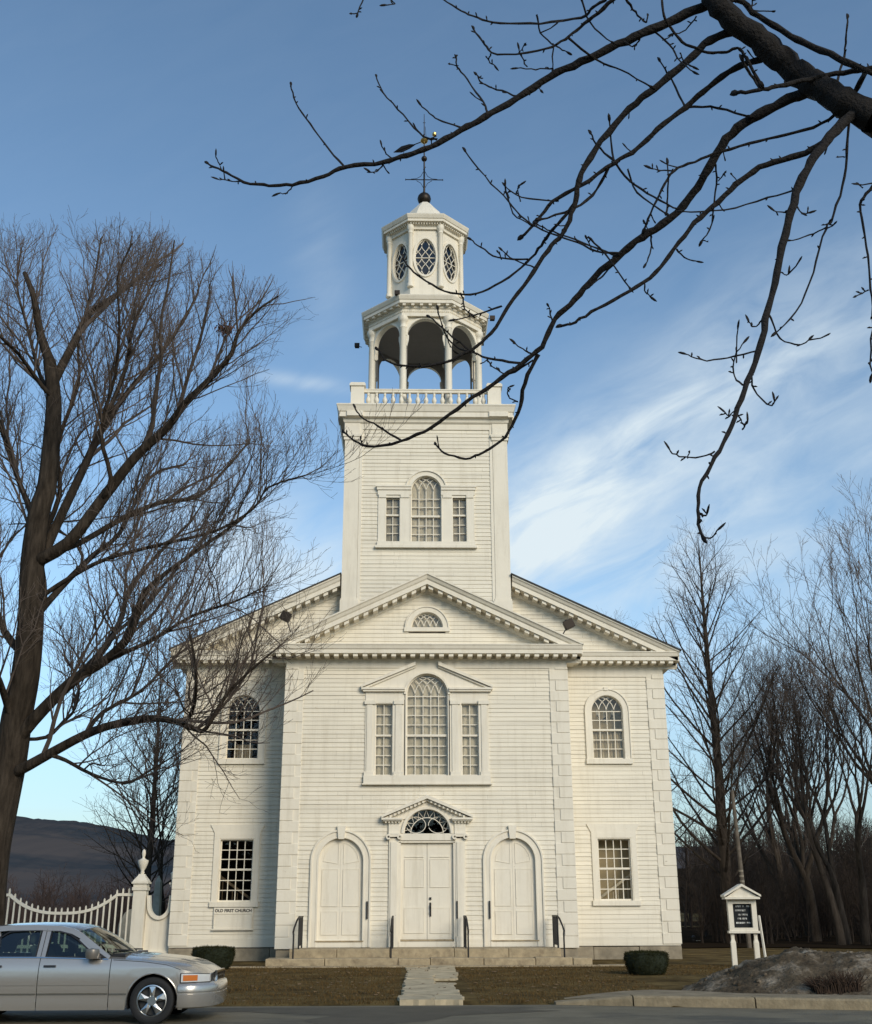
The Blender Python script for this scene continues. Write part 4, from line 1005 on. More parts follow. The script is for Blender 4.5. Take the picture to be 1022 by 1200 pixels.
# ------------------------------------------------------------------ notice board
nb_loc = (8.62,-5.0,.0); nb = thing("notice_board",nb_loc,"white pedimented notice board with black letter panel standing on two posts","notice board"); nb.rotation_euler = (0,0,R(-6)); nb.scale = (.87,1,1)
b = MB()
for s in (-1,1):
    x = s*.355; b.box(x-.075,x+.075,-.075,.075,-.2,.62); b.add([(x-.075,-.075,.62),(x+.075,-.075,.62),(x+.075,.075,.62),(x-.075,.075,.62),(x-.05,-.05,.70),(x+.05,-.05,.70),(x+.05,.05,.70),(x-.05,.05,.70)],[(0,1,5,4),(1,2,6,5),(2,3,7,6),(3,0,4,7),(4,5,6,7)]); b.box(x-.05,x+.05,-.05,.05,.70,.86)
    p_ = b.build("post",WHITE,nb); b = MB()
b.box(-.44,-.29,-.11,.11,.92,1.74); b.box(.29,.44,-.11,.11,.92,1.74); b.box(-.29,.29,-.11,.11,1.62,1.74); b.box(-.29,.29,-.11,.11,.92,1.0); b.box(-.48,.48,-.14,.14,.86,.92); b.box(-.29,.29,.06,.10,1.0,1.62); b.build("case",WHITE,nb)
b = MB(); b.box(-.54,.54,-.30,.30,1.74,1.80); 
for s in (-1,1): b.prism([(s*.57,1.80),(s*.57,1.85),(0,2.14),(0,2.07)],-.34,.34)
b.prism([(-.48,1.80),(.48,1.80),(0,2.07)],-.26,.26); b.build("roof",WHITE,nb)
lp = MB(); lp.box(-.285,.285,.03,.055,1.005,1.615); lpo = lp.build("letter_panel",SIGNBLK,nb)
lt = MB(); rl = random.Random(2)
for (z,x0,x1) in ((1.555,-.25,.25),(1.445,-.2,.17),(1.335,-.15,.15),(1.235,-.14,.13),(1.125,-.2,.22)):
    x = x0
    while x < x1:
        if rl.random() < .86:
            w_ = rl.uniform(.016,.028); lt.box(x,x+.008,.02,.028,z-.022,z+.022); lt.box(x+.008,x+w_,.02,.028,z+rl.choice((-.022,.0,.014)),z+rl.choice((.006,.022)) if False else z+.022)
        x += .037
lt.build("lettering",LETTER,lpo)
pk = MB(); a_, c_ = at(889.5,1073,-4.2), at(897.5,1121,-4.6); pk.tube([tuple(a_),tuple(c_-Vector((0,0,.2)))],.035,4); o = pk.build("plank",TRIM,None,org=tuple(c_)); tag(o,"thin pale plank leaning to the right of the notice board","plank")
pl = thing("utility_pole",(12.95,10,-.4),"slender weathered pole with paler bands rising behind the notice board","pole")
b = MB(); p0, p1 = at(880,1122,10), at(858,926,10); b.tube([tuple(p0-Vector((12.95,10,-.4))-Vector((0,0,.3))),tuple((p0+p1)/2-Vector((12.95,10,-.4))),tuple(p1-Vector((12.95,10,-.4)))],[.095,.085,.07],10); b.build("shaft",POLE,pl)
b = MB()
for z in (2.9,3.1,3.3): b.lathe([(.096,z),(.096,z+.07)],10,(tuple(p0.lerp(p1,(z+.3)/6.5))[0]-12.95,0)); 
b.build("band",mat("pole_band",(.25,.22,.17),.9),pl)

# ------------------------------------------------------------------ clipped bushes
def bush(loc, w_, h, label, seed):
    t = thing("clipped_bush",loc,label,"bush","dark clipped bushes in front of the church"); r_ = random.Random(seed)
    b = MB(); n, m_ = 22, 10
    prof_ = [(.50,.0),(.66,.04),(.80,.16),(.93,.40),(1.0,.68),(.98,.88),(.90,.97),(.6,1.0),(.02,1.01)]
    P = []; f = []
    for r__, z in prof_:
        for k in range(n):
            a = 2*PI*k/n; j = 1+r_.uniform(-.05,.05); P.append((w_/2*r__*math.cos(a)*j,w_/2*.8*r__*math.sin(a)*j,h*z*(1+r_.uniform(-.02,.02))))
    for i in range(len(prof_)-1):
        for k in range(n): f.append((i*n+k,i*n+(k+1)%n,(i+1)*n+(k+1)%n,(i+1)*n+k))
    b.add(P,f); b.build("core",BUSH,t,smooth=True)
    V = []; Q = []
    for i in range(9000):
        k = r_.randrange(len(prof_)-1); tt = r_.random(); rr = prof_[k][0]+(prof_[k+1][0]-prof_[k][0])*tt; zz = prof_[k][1]+(prof_[k+1][1]-prof_[k][1])*tt
        if k == len(prof_)-2: rr = .6*math.sqrt(r_.random())
        a = r_.uniform(0,2*PI); p_ = Vector((w_/2*rr*math.cos(a),w_/2*.8*rr*math.sin(a),h*zz))*(1+r_.uniform(-.06,.06))
        d1 = Vector((r_.gauss(0,1),r_.gauss(0,1),r_.gauss(0,1))).normalized(); d2 = d1.orthogonal().normalized(); l_ = r_.uniform(.02,.06)
        i0 = len(V); V += [p_-d2*.006,p_+d2*.006,p_+d1*l_+d2*.003,p_+d1*l_-d2*.003]; Q.append((i0,i0+1,i0+2,i0+3))
    fast_mesh("foliage",[tuple(v_) for v_ in V],Q,BUSHL,t)
bush((5.17,-8.7,-.03),1.03,.53,"dark clipped bush with a flat top on the lawn right of the steps",1)
bush((-5.78,-5.2,.0),1.10,.55,"dark clipped bush partly hidden behind the silver car bonnet",2)

# ------------------------------------------------------------------ snow heap and twig clump
from mathutils import noise as mnoise
def hsnow(x, y):
    e = edge(x); xp = x*24.0/(y+38); t = ss((y-e-1.0)/2.6)*ss((-10.9-y)/2.4)*ss((xp-4.3)/1.2)
    h = float(np.interp(xp,[4.4,4.9,5.4,5.86,6.4,6.99,7.3,8.64,11,15],[.06,.20,.33,.45,.62,.82,.80,.72,.62,.5]))
    n_ = .11*mnoise.noise((x*.9,y*.9,1))+.09*mnoise.noise((x*2.1,y*2.1,3))+.055*mnoise.noise((x*5,y*5,7))+.03*mnoise.noise((x*11,y*11,9))
    return t*(h+n_*1.1-.02)-.11
rs = random.Random(6); X = np.arange(3.4,15,.07); Yv = np.arange(-19.0,-8.5,.09)
sv = [(x,y,hsnow(x,y)+rs.uniform(-.014,.014)) for y in Yv for x in X]; nn = len(X)
hv0 = len(sv)
sq_ = [(j*nn+i,j*nn+i+1,(j+1)*nn+i+1,(j+1)*nn+i) for j in range(len(Yv)-1) for i in range(nn-1)]
for i in range(650):
    x = rs.uniform(4.4,12); y = rs.uniform(-17.6,-11.5); z = hsnow(x,y)
    if z < -.09 and rs.random() < .8: continue
    if z < -.1 or y < edge(x)+.5: continue
    r = rs.uniform(.006,.024)*(2.0 if rs.random() < .07 else 1); k = len(sv)
    c8 = [(x+r*sx*rs.uniform(.5,1.2),y+r*sy*rs.uniform(.5,1.2),z+r*.5+r*sz*rs.uniform(.4,.9)) for sz in (-1,1) for sx,sy in ((-1,-1),(1,-1),(1,1),(-1,1))]
    sv += c8; sq_ += [(k,k+1,k+2,k+3),(k+4,k+5,k+6,k+7),(k,k+1,k+5,k+4),(k+1,k+2,k+6,k+5),(k+2,k+3,k+7,k+6),(k+3,k,k+4,k+7)]
tag(fast_mesh("snow_heap",sv,sq_,SNOW,None,(8,-13,0),smooth=True),"long heap of dirty ploughed snow behind the kerb at the right","snow heap")
tc_ = thing("twig_clump",(7.22,-16.0,hsnow(7.22,-16.0)-.03),"brown clump of cut twigs and dead stems half sunk in the dirty snow","shrub")
r_ = random.Random(9); pol = []
for i in range(420):
    x = r_.uniform(-.48,.30); y = r_.uniform(-.22,.22); h = r_.uniform(.10,.32)*(1 if x > -.1 else .75)
    lean = r_.uniform(-.7,.7)-(.25 if x < -.1 else 0); pol.append(([(x,y,-.15),(x+lean*.1,y,h*.5),(x+lean*.3,y+r_.uniform(-.08,.08),h)],[.010,.008,.004]))
V, Q = tubes(pol); fast_mesh("stems",V,Q,mat("dead_stems",(.034,.021,.013),1,var=.5,vscale=9),tc_)

# dry grass
rg = np.random.default_rng(4); n = 70000
gx = rg.uniform(-12,9,n); gy = -16.4+ (12.3)*rg.random(n)**1.0
ok = np.array([(gy[i] > edge(gx[i])+.03) and not (-.75 < gx[i] < .7) and not (gx[i] > 4.6 and gy[i] < -9) and not (gx[i] > 2.2 and gy[i] < edge(gx[i])+ 1.6) for i in range(n)])
gx, gy = gx[ok], gy[ok]; gz = np.array([G(a,b_) for a,b_ in zip(gx,gy)]); n = len(gx)
clump = np.sin(gx*2.1+1.3*np.sin(gy*1.7))*np.sin(gy*1.9+gx*.6); hgt = rg.uniform(.012,.040,n)*(1+.45*clump); an = rg.uniform(0,2*PI,n); ln = rg.uniform(0,.05,n)
bx_, by_ = np.cos(an)*.006, np.sin(an)*.006; lx, ly = np.cos(an+1.9)*ln, np.sin(an+1.9)*ln
V = np.stack([np.stack([gx-bx_,gy-by_,gz-.01],1),np.stack([gx+bx_,gy+by_,gz-.01],1),np.stack([gx+lx+bx_*.3,gy+ly+by_*.3,gz+hgt],1),np.stack([gx+lx-bx_*.3,gy+ly-by_*.3,gz+hgt],1)],1).reshape(-1,3)
tag(fast_mesh("grass",V,np.arange(4*n).reshape(-1,4),BLADE),kind='stuff')

lv = []; lq = []; rl_ = random.Random(17)
for i in range(900):
    x = rl_.uniform(-9,8); y = rl_.uniform(-16.3,-4.7)
    if (x > 4.4 and y < -10.5) or (x > 2 and y < edge(x)+2): continue
    z = max(G(x,y),-.05)+(.045 if -.7 < x < .65 else .022); a_ = rl_.uniform(0,6.28); l_ = rl_.uniform(.02,.055); k = len(lv)
    lv += [(x+l_*math.cos(a_+d_),y+l_*math.sin(a_+d_)*(.6 if j % 2 else 1),z+rl_.uniform(-.008,.018)) for j, d_ in enumerate((0,1.57,3.14,4.71))]; lq.append((k,k+1,k+2,k+3))
tag(fast_mesh("fallen_leaves",lv,lq,mat("fallen_leaf",(.17,.105,.05),.9,var=.6,vscale=3)),kind='stuff')

# ------------------------------------------------------------------ CAR (faces +X; local origin: ground under the front axle)
CL = (-4.38,-18.62,ROADZ); car = thing("car",CL,"silver four-door sedan parked at the roadside, front half in view","car")
def plan(x):
    if x > .2: return .985-.35*((x-.2)/.75)**2.6
    if x < -3.3: return .985-.20*((-3.3-x)/1.0)**2.2
    return .985
def sec(z): return float(np.interp(z,[.18,.26,.36,.42,.44,.62,.78,.88,.95],[.945,.962,.968,.972,.984,1.0,.988,.955,.915]))
def ybody(x, z): return plan(x)*sec(z)
def zedge(x): return float(np.interp(x,[-4.3,-4.0,-3.2,-2.6,-1.7,-.64,-.15,.2,.42,.65,.90],[.86,.90,.93,.93,.925,.895,.865,.82,.745,.705,.665]))
def zmid(x): return float(np.interp(x,[-4.3,-4.0,-3.2,-.80,-.55,-.25,.27,.55,.75,.90],[.90,.98,1.0,.98,.965,.945,.895,.845,.775,.69]))
AXR = -2.91; ARCH = .375
def zbot(x):
    z = .19 if x < .45 else .22
    for ax in (0,AXR):
        d = abs(x-ax)
        if d < ARCH: z = max(z,.315+math.sqrt(ARCH**2-d*d))
    return z
def side_panel(name, x0, x1, parent, both=True, n=None, ztop=None, mt_=CPAINT):
    for s in (-1,1):
        xsn = [x0+(x1-x0)*i/(n or max(4,int((x1-x0)/.03))) for i in range((n or max(4,int((x1-x0)/.03)))+1)]; b = MB(); m_ = 14
        for x in xsn:
            zb, zt = zbot(x), zedge(x)
            for k in range(m_+1): z = zb+(zt-zb)*k/m_; b.v.append((x,s*ybody(x,z),z))
            k2 = zt
        f = []
        for i in range(len(xsn)-1):
            for k in range(m_): f.append((i*(m_+1)+k,(i+1)*(m_+1)+k,(i+1)*(m_+1)+k+1,i*(m_+1)+k+1))
        b.f = f; b.build(name,mt_,parent,smooth=True,angle=60)
side_panel("front_wing",-.645,.90,car); side_panel("front_door",-1.705,-.655,car); side_panel("rear_door",-2.52,-1.715,car); side_panel("rear_wing",-4.30,-2.53,car)
def top_panel(name, x0, x1, c0, n=20):
    b = MB(); m_ = 16; xsn = [x0+(x1-x0)*i/n for i in range(n+1)]
    for x in xsn:
        ye, ze, zm = ybody(x,zedge(x)), zedge(x), zmid(x)
        for k in range(-m_,m_+1):
            t = k/m_; at_ = abs(t); z = zm+(ze-zm)*(at_**3.2); 
            if name == 'bonnet' and .45 < at_ < .62: z -= .006
            b.v.append((x,t*ye,z))
    w_ = 2*m_+1
    b.f = [(i*w_+k,(i+1)*w_+k,(i+1)*w_+k+1,i*w_+k+1) for i in range(n) for k in range(w_-1)]; b.build(name,CPAINT,car,smooth=True,angle=70)
top_panel("bonnet",-.70,.90,0); top_panel("boot_lid",-4.30,-3.25,0)
# bumpers
def bumper(name, pl_, zs_, sgn=1):
    b = MB(); half = pl_; pts = [(x,-y) for x,y in half]+[(x,y) for x,y in reversed(half[:-1])]
    n = len(pts); m_ = len(zs_)
    for (z,inset) in zs_:
        for i,(x,y) in enumerate(pts):
            q = math.hypot(x-(0.0 if sgn > 0 else -2.9),y) ; nxx = (x-(.3 if sgn > 0 else -3.2)); l_ = math.hypot(nxx,y*.5) or 1
            b.v.append((x-inset*nxx/l_,y-inset*y*.5/l_,z))
    b.f = [(k*n+i,k*n+i+1,(k+1)*n+i+1,(k+1)*n+i) for k in range(m_-1) for i in range(n-1)]
    return b.build(name,CPAINT,car,smooth=True,angle=50)
bumper("front_bumper",[(.375,.975),(.45,.985),(.60,.965),(.76,.89),(.90,.76),(.99,.56),(1.04,.3),(1.055,0)],[(.20,.10),(.22,.03),(.30,.0),(.40,-.005),(.405,.012),(.43,.012),(.435,-.012),(.50,-.012),(.545,.01),(.56,.06),(.56,.16)])
bumper("rear_bumper",[(-3.30,.975),(-3.6,.98),(-4.0,.92),(-4.25,.7),(-4.36,.3),(-4.38,0)],[(.22,.08),(.26,.02),(.34,0),(.55,-.005),(.60,.02),(.62,.08)],-1)
b = MB(); 
for s in (-1,1):                      # lamp bodies wrap the corner
    pass
def patch(name, x0, x1, za, zb_, off, mt_, n=10, parent=car, sides=(-1,1)):
    for s in sides:
        b = MB()
        for i in range(n+1):
            x = x0+(x1-x0)*i/n; a_, c_ = za(x), zb_(x)
            for z in (a_,(a_+c_)/2,c_): b.v.append((x,s*(ybody(x,z)+off),z))
        b.f = [(i*3+k,(i+1)*3+k,(i+1)*3+k+1,i*3+k+1) for i in range(n) for k in range(2)]
        r = b.build(name,mt_,parent,smooth=True)
    return r
patch("headlight",.415,.895,lambda x:.568,lambda x:.685-.06*max(0,x-.6),.006,LENS)
patch("indicator",.45,.70,lambda x:.585,lambda x:.665,.010,AMBER)
patch("headlight_surround",.40,.90,lambda x:.553,lambda x:.568,.009,PLAST); patch("headlight_surround",.40,.90,lambda x:.685-.06*max(0,x-.6),lambda x:.695-.06*max(0,x-.6),.007,PLAST); patch("headlight_surround",.40,.416,lambda x:.556,lambda x:.692,.008,PLAST,2)
patch("bonnet_seam",-.62,.40,lambda x:zedge(x)-.014,lambda x:zedge(x)-.006,.003,PLAST,14)

b = MB(); b.box(.88,.905,-.62,.62,.55,.67); b.build("front_panel",PLAST,car)
b = MB(); b.ribbon([(-.36,.56),(.36,.56),(.38,.69),(-.38,.69)],.03,0,.05,closed=True)
for i in range(9): u = -.30+.075*i; b.box(u-.010,u+.010,.0,.045,.57,.68)
b.box(-.36,.36,.0,.03,.615,.63)
b.v = [(.92+y,x,z) for x,y,z in b.v]; b.build("grille",CHROME,car)
for s in (-1,1):
    b = MB(); b.box(.87,.90,min(s*.42,s*.66),max(s*.42,s*.66),.57,.68); b.build("headlight",LENS,car)
# side mouldings
patch("side_moulding",-1.70,-.66,lambda x:.535,lambda x:.585,.010,CPAINT,16); patch("side_moulding",-2.5,-1.72,lambda x:.535,lambda x:.585,.010,CPAINT,10)
patch("sill_moulding",-1.70,-.66,lambda x:.405,lambda x:.425,.014,CHROME,16); patch("sill_moulding",-2.5,-1.72,lambda x:.405,lambda x:.425,.014,CHROME,10); patch("sill_moulding",-.64,-.385,lambda x:.40,lambda x:.42,.014,CHROME,6)
patch("door_handle",-1.64,-1.46,lambda x:.785,lambda x:.815,.016,PLAST,5); patch("door_handle",-2.44,-2.26,lambda x:.785,lambda x:.815,.016,PLAST,5)
patch("belt_trim",-2.52,-.70,lambda x:zedge(x)-.012,lambda x:zedge(x)+.004,.008,CHROME,20)
# greenhouse
def ysd(z): return float(np.interp(z,[.88,1.0,1.2,1.32,1.36],[.915,.868,.765,.690,.655]))
def gframe(s): return lambda u,v,w_: (u,s*(ysd(w_)+v),w_)
roof_edge = [(-.70,.905),(-.93,1.06),(-1.17,1.215),(-1.32,1.285),(-1.52,1.325),(-1.9,1.34),(-2.3,1.335),(-2.6,1.31),(-2.85,1.24),(-3.1,1.11),(-3.32,.98)]
fg = [(-1.645,.93),(-.86,.915),(-1.02,1.02),(-1.20,1.155),(-1.36,1.245),(-1.52,1.283),(-1.645,1.292)]
rg_ = [(-2.36,.935),(-1.80,.93),(-1.80,1.295),(-2.1,1.297),(-2.28,1.28),(-2.40,1.2)]
rq = [(-2.40,.94),(-2.68,.945),(-2.62,1.10),(-2.46,1.22)]
for s in (-1,1):
    b = MB(gframe(s)); b.ribbon(roof_edge,.075,-.04,.004); b.ribbon([(-1.72,.92),(-1.72,1.335)],.13,-.04,.0); b.prism([(-2.42,.93),(-2.70,.94),(-3.35,.96),(-3.1,1.10),(-2.80,1.26),(-2.52,1.31),(-2.44,1.30),(-2.40,1.22),(-2.60,1.12),(-2.68,.95)],-.04,.0)
    b.prism([(-.70,.90),(-.86,.915),(-1.02,1.02),(-1.2,1.155),(-1.17,1.215),(-.93,1.06)],-.04,.002); b.build("pillar",CPAINT,car,smooth=True)
    b = MB(gframe(s)); b.ribbon([(-1.72,.92),(-1.72,1.32)],.008,.0,.003); b.ribbon(fg,.02,-.03,.004,closed=True); b.ribbon(rg_,.02,-.03,.004,closed=True); b.prism([(-.86,.915),(-.72,.905),(-.97,1.05)],-.03,.006); b.build("window_seal",PLAST,car)
    for pz in (fg,rg_,rq):
        b = MB(gframe(s)); b.add([(u,-.02,w_) for u,w_ in pz],[tuple(range(len(pz)))]); b.build("side_window",CARGLASS,car)
    b = MB(); b.tf = lambda u,v,w_: (-.92+u,s*(.93+v),.975+w_); b.lathe([(.01,-.075),(.09,-.07),(.11,0),(.10,.06),(.01,.075)],12,(0,.10)); b.box(.0,.1,-.05,.08,-.075,-.03); b.build("wing_mirror",mat("mirror_shell",(.20,.18,.155),.35,metal=.5),car,smooth=True)
b = MB(); m_ = 12; sec_x = [(-1.13,1.335,.0),(-1.3,1.38,.02),(-1.55,1.405,0),(-1.9,1.415,0),(-2.3,1.405,0),(-2.6,1.375,0),(-2.85,1.31,0)]
for (x,zc,_) in sec_x:
    re = float(np.interp(-x,[-p_[0] for p_ in roof_edge],[p_[1] for p_ in roof_edge]))
    xe = x if x < -1.2 else x-.12
    re = float(np.interp(-xe,[-p_[0] for p_ in roof_edge],[p_[1] for p_ in roof_edge]))+.02
    for k in range(-m_,m_+1):
        t = abs(k)/m_; b.v.append((x+(xe-x)*t*t,(k/m_)*(ysd(re)-.005),zc+(re-zc)*t**2.4))
w_ = 2*m_+1; b.f = [(i*w_+k,(i+1)*w_+k,(i+1)*w_+k+1,i*w_+k+1) for i in range(len(sec_x)-1) for k in range(w_-1)]; b.build("roof",CPAINT,car,smooth=True,angle=80)
def screen(name, base, top):
    b = MB(); n = 12; m2 = 6
    for j in range(m2+1):
        q = j/m2
        for k in range(-n,n+1):
            t = k/n; at_ = abs(t); bz = (base[0]+base[3]*at_**2,base[1]*t,base[2]); tz = (top[0]+top[3]*at_**2,top[1]*t,top[2]-.05*at_**2)
            b.v.append((bz[0]+(tz[0]-bz[0])*q,bz[1]+(tz[1]-bz[1])*q,bz[2]+(tz[2]-bz[2])*q+.03*math.sin(PI*q)))
    w_ = 2*n+1; b.f = [(i*w_+k,(i+1)*w_+k,(i+1)*w_+k+1,i*w_+k+1) for i in range(m2) for k in range(w_-1)]; b.build(name,CARGLASS,car,smooth=True)
screen("windscreen",(-.50,.86,.955,-.18),(-1.12,.70,1.335,-.12)); screen("rear_window",(-3.45,.80,1.0,.1),(-2.85,.66,1.32,.1))
b = MB(); b.box(-.72,-.48,-.80,.80,.93,.965); b.build("cowl",PLAST,car)
b = MB(); b.tube([(-.52,.55,.99),(-.62,.0,1.01)],.012,5); b.tube([(-.52,-.15,.99),(-.66,-.70,1.02)],.012,5); b.build("wiper",PLAST,car)
b = MB(); b.box(-3.0,.2,-.80,.80,.22,.30); b.box(-1.1,-.62,-.78,.78,.62,.93); b.box(-3.35,-3.2,-.8,.8,.3,1.0); b.box(-.6,.85,-.6,.6,.3,.6); b.build("cabin_floor",PLAST,car)
for s in (-1,1):
    b = MB(); b.box(-1.75,-1.25,s*.42-.26,s*.42+.26,.38,.56); b.add([(-1.78,s*.42-.26,.5),(-1.62,s*.42-.26,.5),(-1.62,s*.42+.26,.5),(-1.78,s*.42+.26,.5),(-2.0,s*.42-.22,1.08),(-1.88,s*.42-.22,1.08),(-1.88,s*.42+.22,1.08),(-2.0,s*.42+.22,1.08)],[(0,1,2,3),(4,5,6,7),(0,1,5,4),(1,2,6,5),(2,3,7,6),(3,0,4,7)]); b.box(-2.02,-1.93,s*.42-.13,s*.42+.13,1.10,1.26); b.build("seat",SEAT,car,bevel=.05)
b = MB(); b.box(-2.75,-2.3,-.7,.7,.38,.56); b.box(-3.0,-2.8,-.7,.7,.5,1.05); b.build("rear_seat",SEAT,car,bevel=.05)
b = MB(); b.v = []; tt = [(-1.12-.08*math.sin(a)*.6,.40+.19*math.cos(a),.90+.17*math.sin(a)) for a in [2*PI*i/20 for i in range(21)]]; b.tube(tt,.016,6); b.build("steering_wheel",PLAST,car)
# wheels
def wheel(x, s):
    fr = lambda u,v,w_: (x+u,s*(.985-.22+v),.315+w_)
    t = MB(); n = 40; prof_ = [(.215,.0),(.235,.0),(.30,.01),(.322,.04),(.330,.07),(.330,.17),(.320,.205),(.29,.218),(.24,.216),(.222,.205),(.215,.19)]
    P = []; f = []
    for r_, v_ in prof_:
        for k in range(n): a = 2*PI*k/n; P.append((r_*math.cos(a),v_,max(-.315,r_*math.sin(a))))
    m2 = len(prof_)
    for i in range(m2):
        for k in range(n): f.append((i*n+k,i*n+(k+1)%n,((i+1)%m2)*n+(k+1)%n,((i+1)%m2)*n+k))
    t.tf = fr; t.add(P,f); wh = t.build("wheel",RUBBER,car,smooth=True,angle=50)
    r = MB(fr); P = []; f = []; pr2 = [(.222,.17),(.222,.208),(.208,.212),(.200,.20),(.196,.13),(.07,.11)]
    for r_, v_ in pr2:
        for k in range(n): a = 2*PI*k/n; P.append((r_*math.cos(a),v_,r_*math.sin(a)))
    for i in range(len(pr2)-1):
        for k in range(n): f.append((i*n+k,i*n+(k+1)%n,(i+1)*n+(k+1)%n,(i+1)*n+k))
    r.add(P[:4*n],[q for q in f if max(q) < 4*n])
    for k in range(5):
        a = 2*PI*k/5+PI/2; ca_, sa_ = math.cos(a), math.sin(a)
        def pt(rad,off,v_): return (rad*ca_-off*sa_,v_,rad*sa_+off*ca_)
        r.add([pt(.03,-.032,.19),pt(.03,.032,.19),pt(.202,.050,.195),pt(.202,-.050,.195),pt(.03,-.032,.15),pt(.03,.032,.15),pt(.202,.050,.15),pt(.202,-.050,.15),pt(.11,0,.214),pt(.11,.036,.196),pt(.11,-.036,.196)],
              [(0,1,9,8),(0,8,10),(8,9,2),(10,8,3),(8,2,3),(1,5,6,2),(0,4,7,3)])
    c0 = MB(); 
    r.add([(.065*math.cos(2*PI*k/16),.205,.065*math.sin(2*PI*k/16)) for k in range(16)]+[(.075*math.cos(2*PI*k/16),.17,.075*math.sin(2*PI*k/16)) for k in range(16)],[tuple(range(16))]+[(k,(k+1)%16,16+(k+1)%16,16+k) for k in range(16)])
    r.build("rim",ALLOY,wh,smooth=True,angle=30)
    d = MB(fr); d.add([(.20*math.cos(2*PI*k/24),.12,.20*math.sin(2*PI*k/24)) for k in range(24)],[tuple(range(24))]); d.build("brake_disc",mat("brake",(.05,.05,.05),.5,metal=.5),wh)
    for k in range(5):
        a = 2*PI*(k+.5)/5+PI/2
    l_ = MB(); a_ = arc(x,.315,ARCH-.006,-18,198,30); l_.tf = lambda u,v,w_: (u,s*(v),w_)
    l_.add([(u,.985,w_) for u,w_ in a_]+[(u,.60,w_) for u,w_ in a_],[(i,i+1,31+i+1,31+i) for i in range(30)]); l_.build("wheel_arch",PLAST,car)
    lip = MB(); lip.tube([(u,s*(ybody(u,w_)+.002),w_) for u,w_ in arc(x,.315,ARCH+.004,-14 if x > -1 else -14,194,30)],.012,6); lip.build("arch_lip",CPAINT,car,smooth=True)
for x in (0,AXR):
    for s in (-1,1): wheel(x,s)

def kids(o):
    for c_ in o.children:
        yield c_; yield from kids(c_)
for o in kids(car):
    if o.name.split('.')[0] in ('wheel','rim','brake_disc','wheel_arch','arch_lip'): continue
    for v_ in o.data.vertices:
        if v_.co.x > .42: v_.co.x = .42+(v_.co.x-.42)*.80
# ------------------------------------------------------------------ TREES
def grow(out, rng, p, d, L_, r, lev, maxlev, par):
    nseg = par['seg'][lev]; wander = par['wander'][lev]; up = par['up'][lev]
    P = [tuple(p)]; rad = [r]; d = Vector(d).normalized(); p = Vector(p); dirs = []
    tip = max(par['rmin'],r*par.get('taper',.28))
    for i in range(nseg):
        d = (d+Vector((rng.gauss(0,wander),rng.gauss(0,wander),rng.gauss(0,wander)+up))).normalized(); p = p+d*(L_/nseg)
        P.append(tuple(p)); rad.append(r+(tip-r)*((i+1)/nseg)); dirs.append(d.copy())
    out.append((P,rad))
    if lev < maxlev: sprout(out, rng, P, rad, L_, lev+1, maxlev, par)
def sprout(out, rng, P, rad, L_, lev, maxlev, par, t0=None, keep=None):
    n = max(1,int(L_*par['dens'][lev]+rng.random())); t0 = par['t0'] if t0 is None else t0; k = len(P)-1; side = rng.uniform(0,6.28)
    for j in range(n):
        t = t0+(1-t0)*(j+rng.random())/n; i = min(k-1,int(t*k)); f = t*k-i
        a = Vector(P[i]); b = Vector(P[i+1]); p = a.lerp(b,f); d0 = (b-a).normalized(); rr = rad[i]+(rad[i+1]-rad[i])*f
        side += 2.4+rng.uniform(-.5,.5); o = d0.orthogonal().normalized(); o.rotate(Matrix.Rotation(side,3,d0))
        an = R(rng.uniform(*par['ang'])); d = d0*math.cos(an)+o*math.sin(an)
        if 'lift' in par: d = (d+Vector((0,0,par['lift']))).normalized()
        l2 = par['len'][lev]*rng.uniform(.6,1.25)*(1-par.get('tip',.45)*t); r2 = max(par['rmin'],min(rr*.62,l2*par['rl']))
        if keep and not keep(p): continue
        grow(out,rng,p,d,l2,r2,lev,maxlev,par)
def resample(pts, k=None):
    """smooth Catmull-Rom through pixel/radius tuples"""
    out = []; n = len(pts)
    for i in range(n-1):
        p0, p1, p2, p3 = [np.array(pts[max(0,min(n-1,i+j))],dtype=float) for j in (-1,0,1,2)]
        m_ = k or 3
        for s in range(m_):
            t = s/m_; out.append(.5*((2*p1)+(-p0+p2)*t+(2*p0-5*p1+4*p2-p3)*t*t+(-p0+3*p1-3*p2+p3)*t**3))
    out.append(np.array(pts[-1],dtype=float)); return out

# --- big bare tree at the left
LT = thing("bare_tree",(-9.9,-11,0),"huge spreading bare tree at the left, its limbs reaching across the church corner","tree")
rng = random.Random(77); limbs = []
paths = []
def limb(pts, w0, w1, Y0, Y1):
    best = None
    for P_, px_ in paths:
        for pnt, (a_, b_) in zip(P_, px_):
            d_ = math.hypot(a_-pts[0][0], b_-pts[0][1])
            if best is None or d_ < best[0]: best = (d_, pnt[1], (a_, b_))
    if best and best[0] < 30: Y1 += best[1]-Y0; Y0 = best[1]; pts = [best[2]]+list(pts[1:])
    q = resample(pts); n = len(q); P = []; rad = []
    for i, v_ in enumerate(q):
        t = i/(n-1); Y = Y0+(Y1-Y0)*t+.25*math.sin(t*7)*min(1,3*t); pnt = at(v_[0],v_[1],Y); px = (w0+(w1-w0)*t**.8)
        rad.append(max(.006,px/2*(pnt-CAM).dot(FW)/F)); P.append(tuple(pnt))
    paths.append((P,[(v_[0],v_[1]) for v_ in q])); return P, rad
TY = -11
trunk = [limb([(-28,1135),(-22,1100),(-17,1040),(-10,990),(0,945),(12,890),(20,840),(30,790),(36,730),(38,660),(46,600),(55,570),(61,510),(63,466),(58,423)],56,15,TY,TY),
         limb([(58,425),(47,390),(40,350),(29,320)],13,5,TY,TY)]
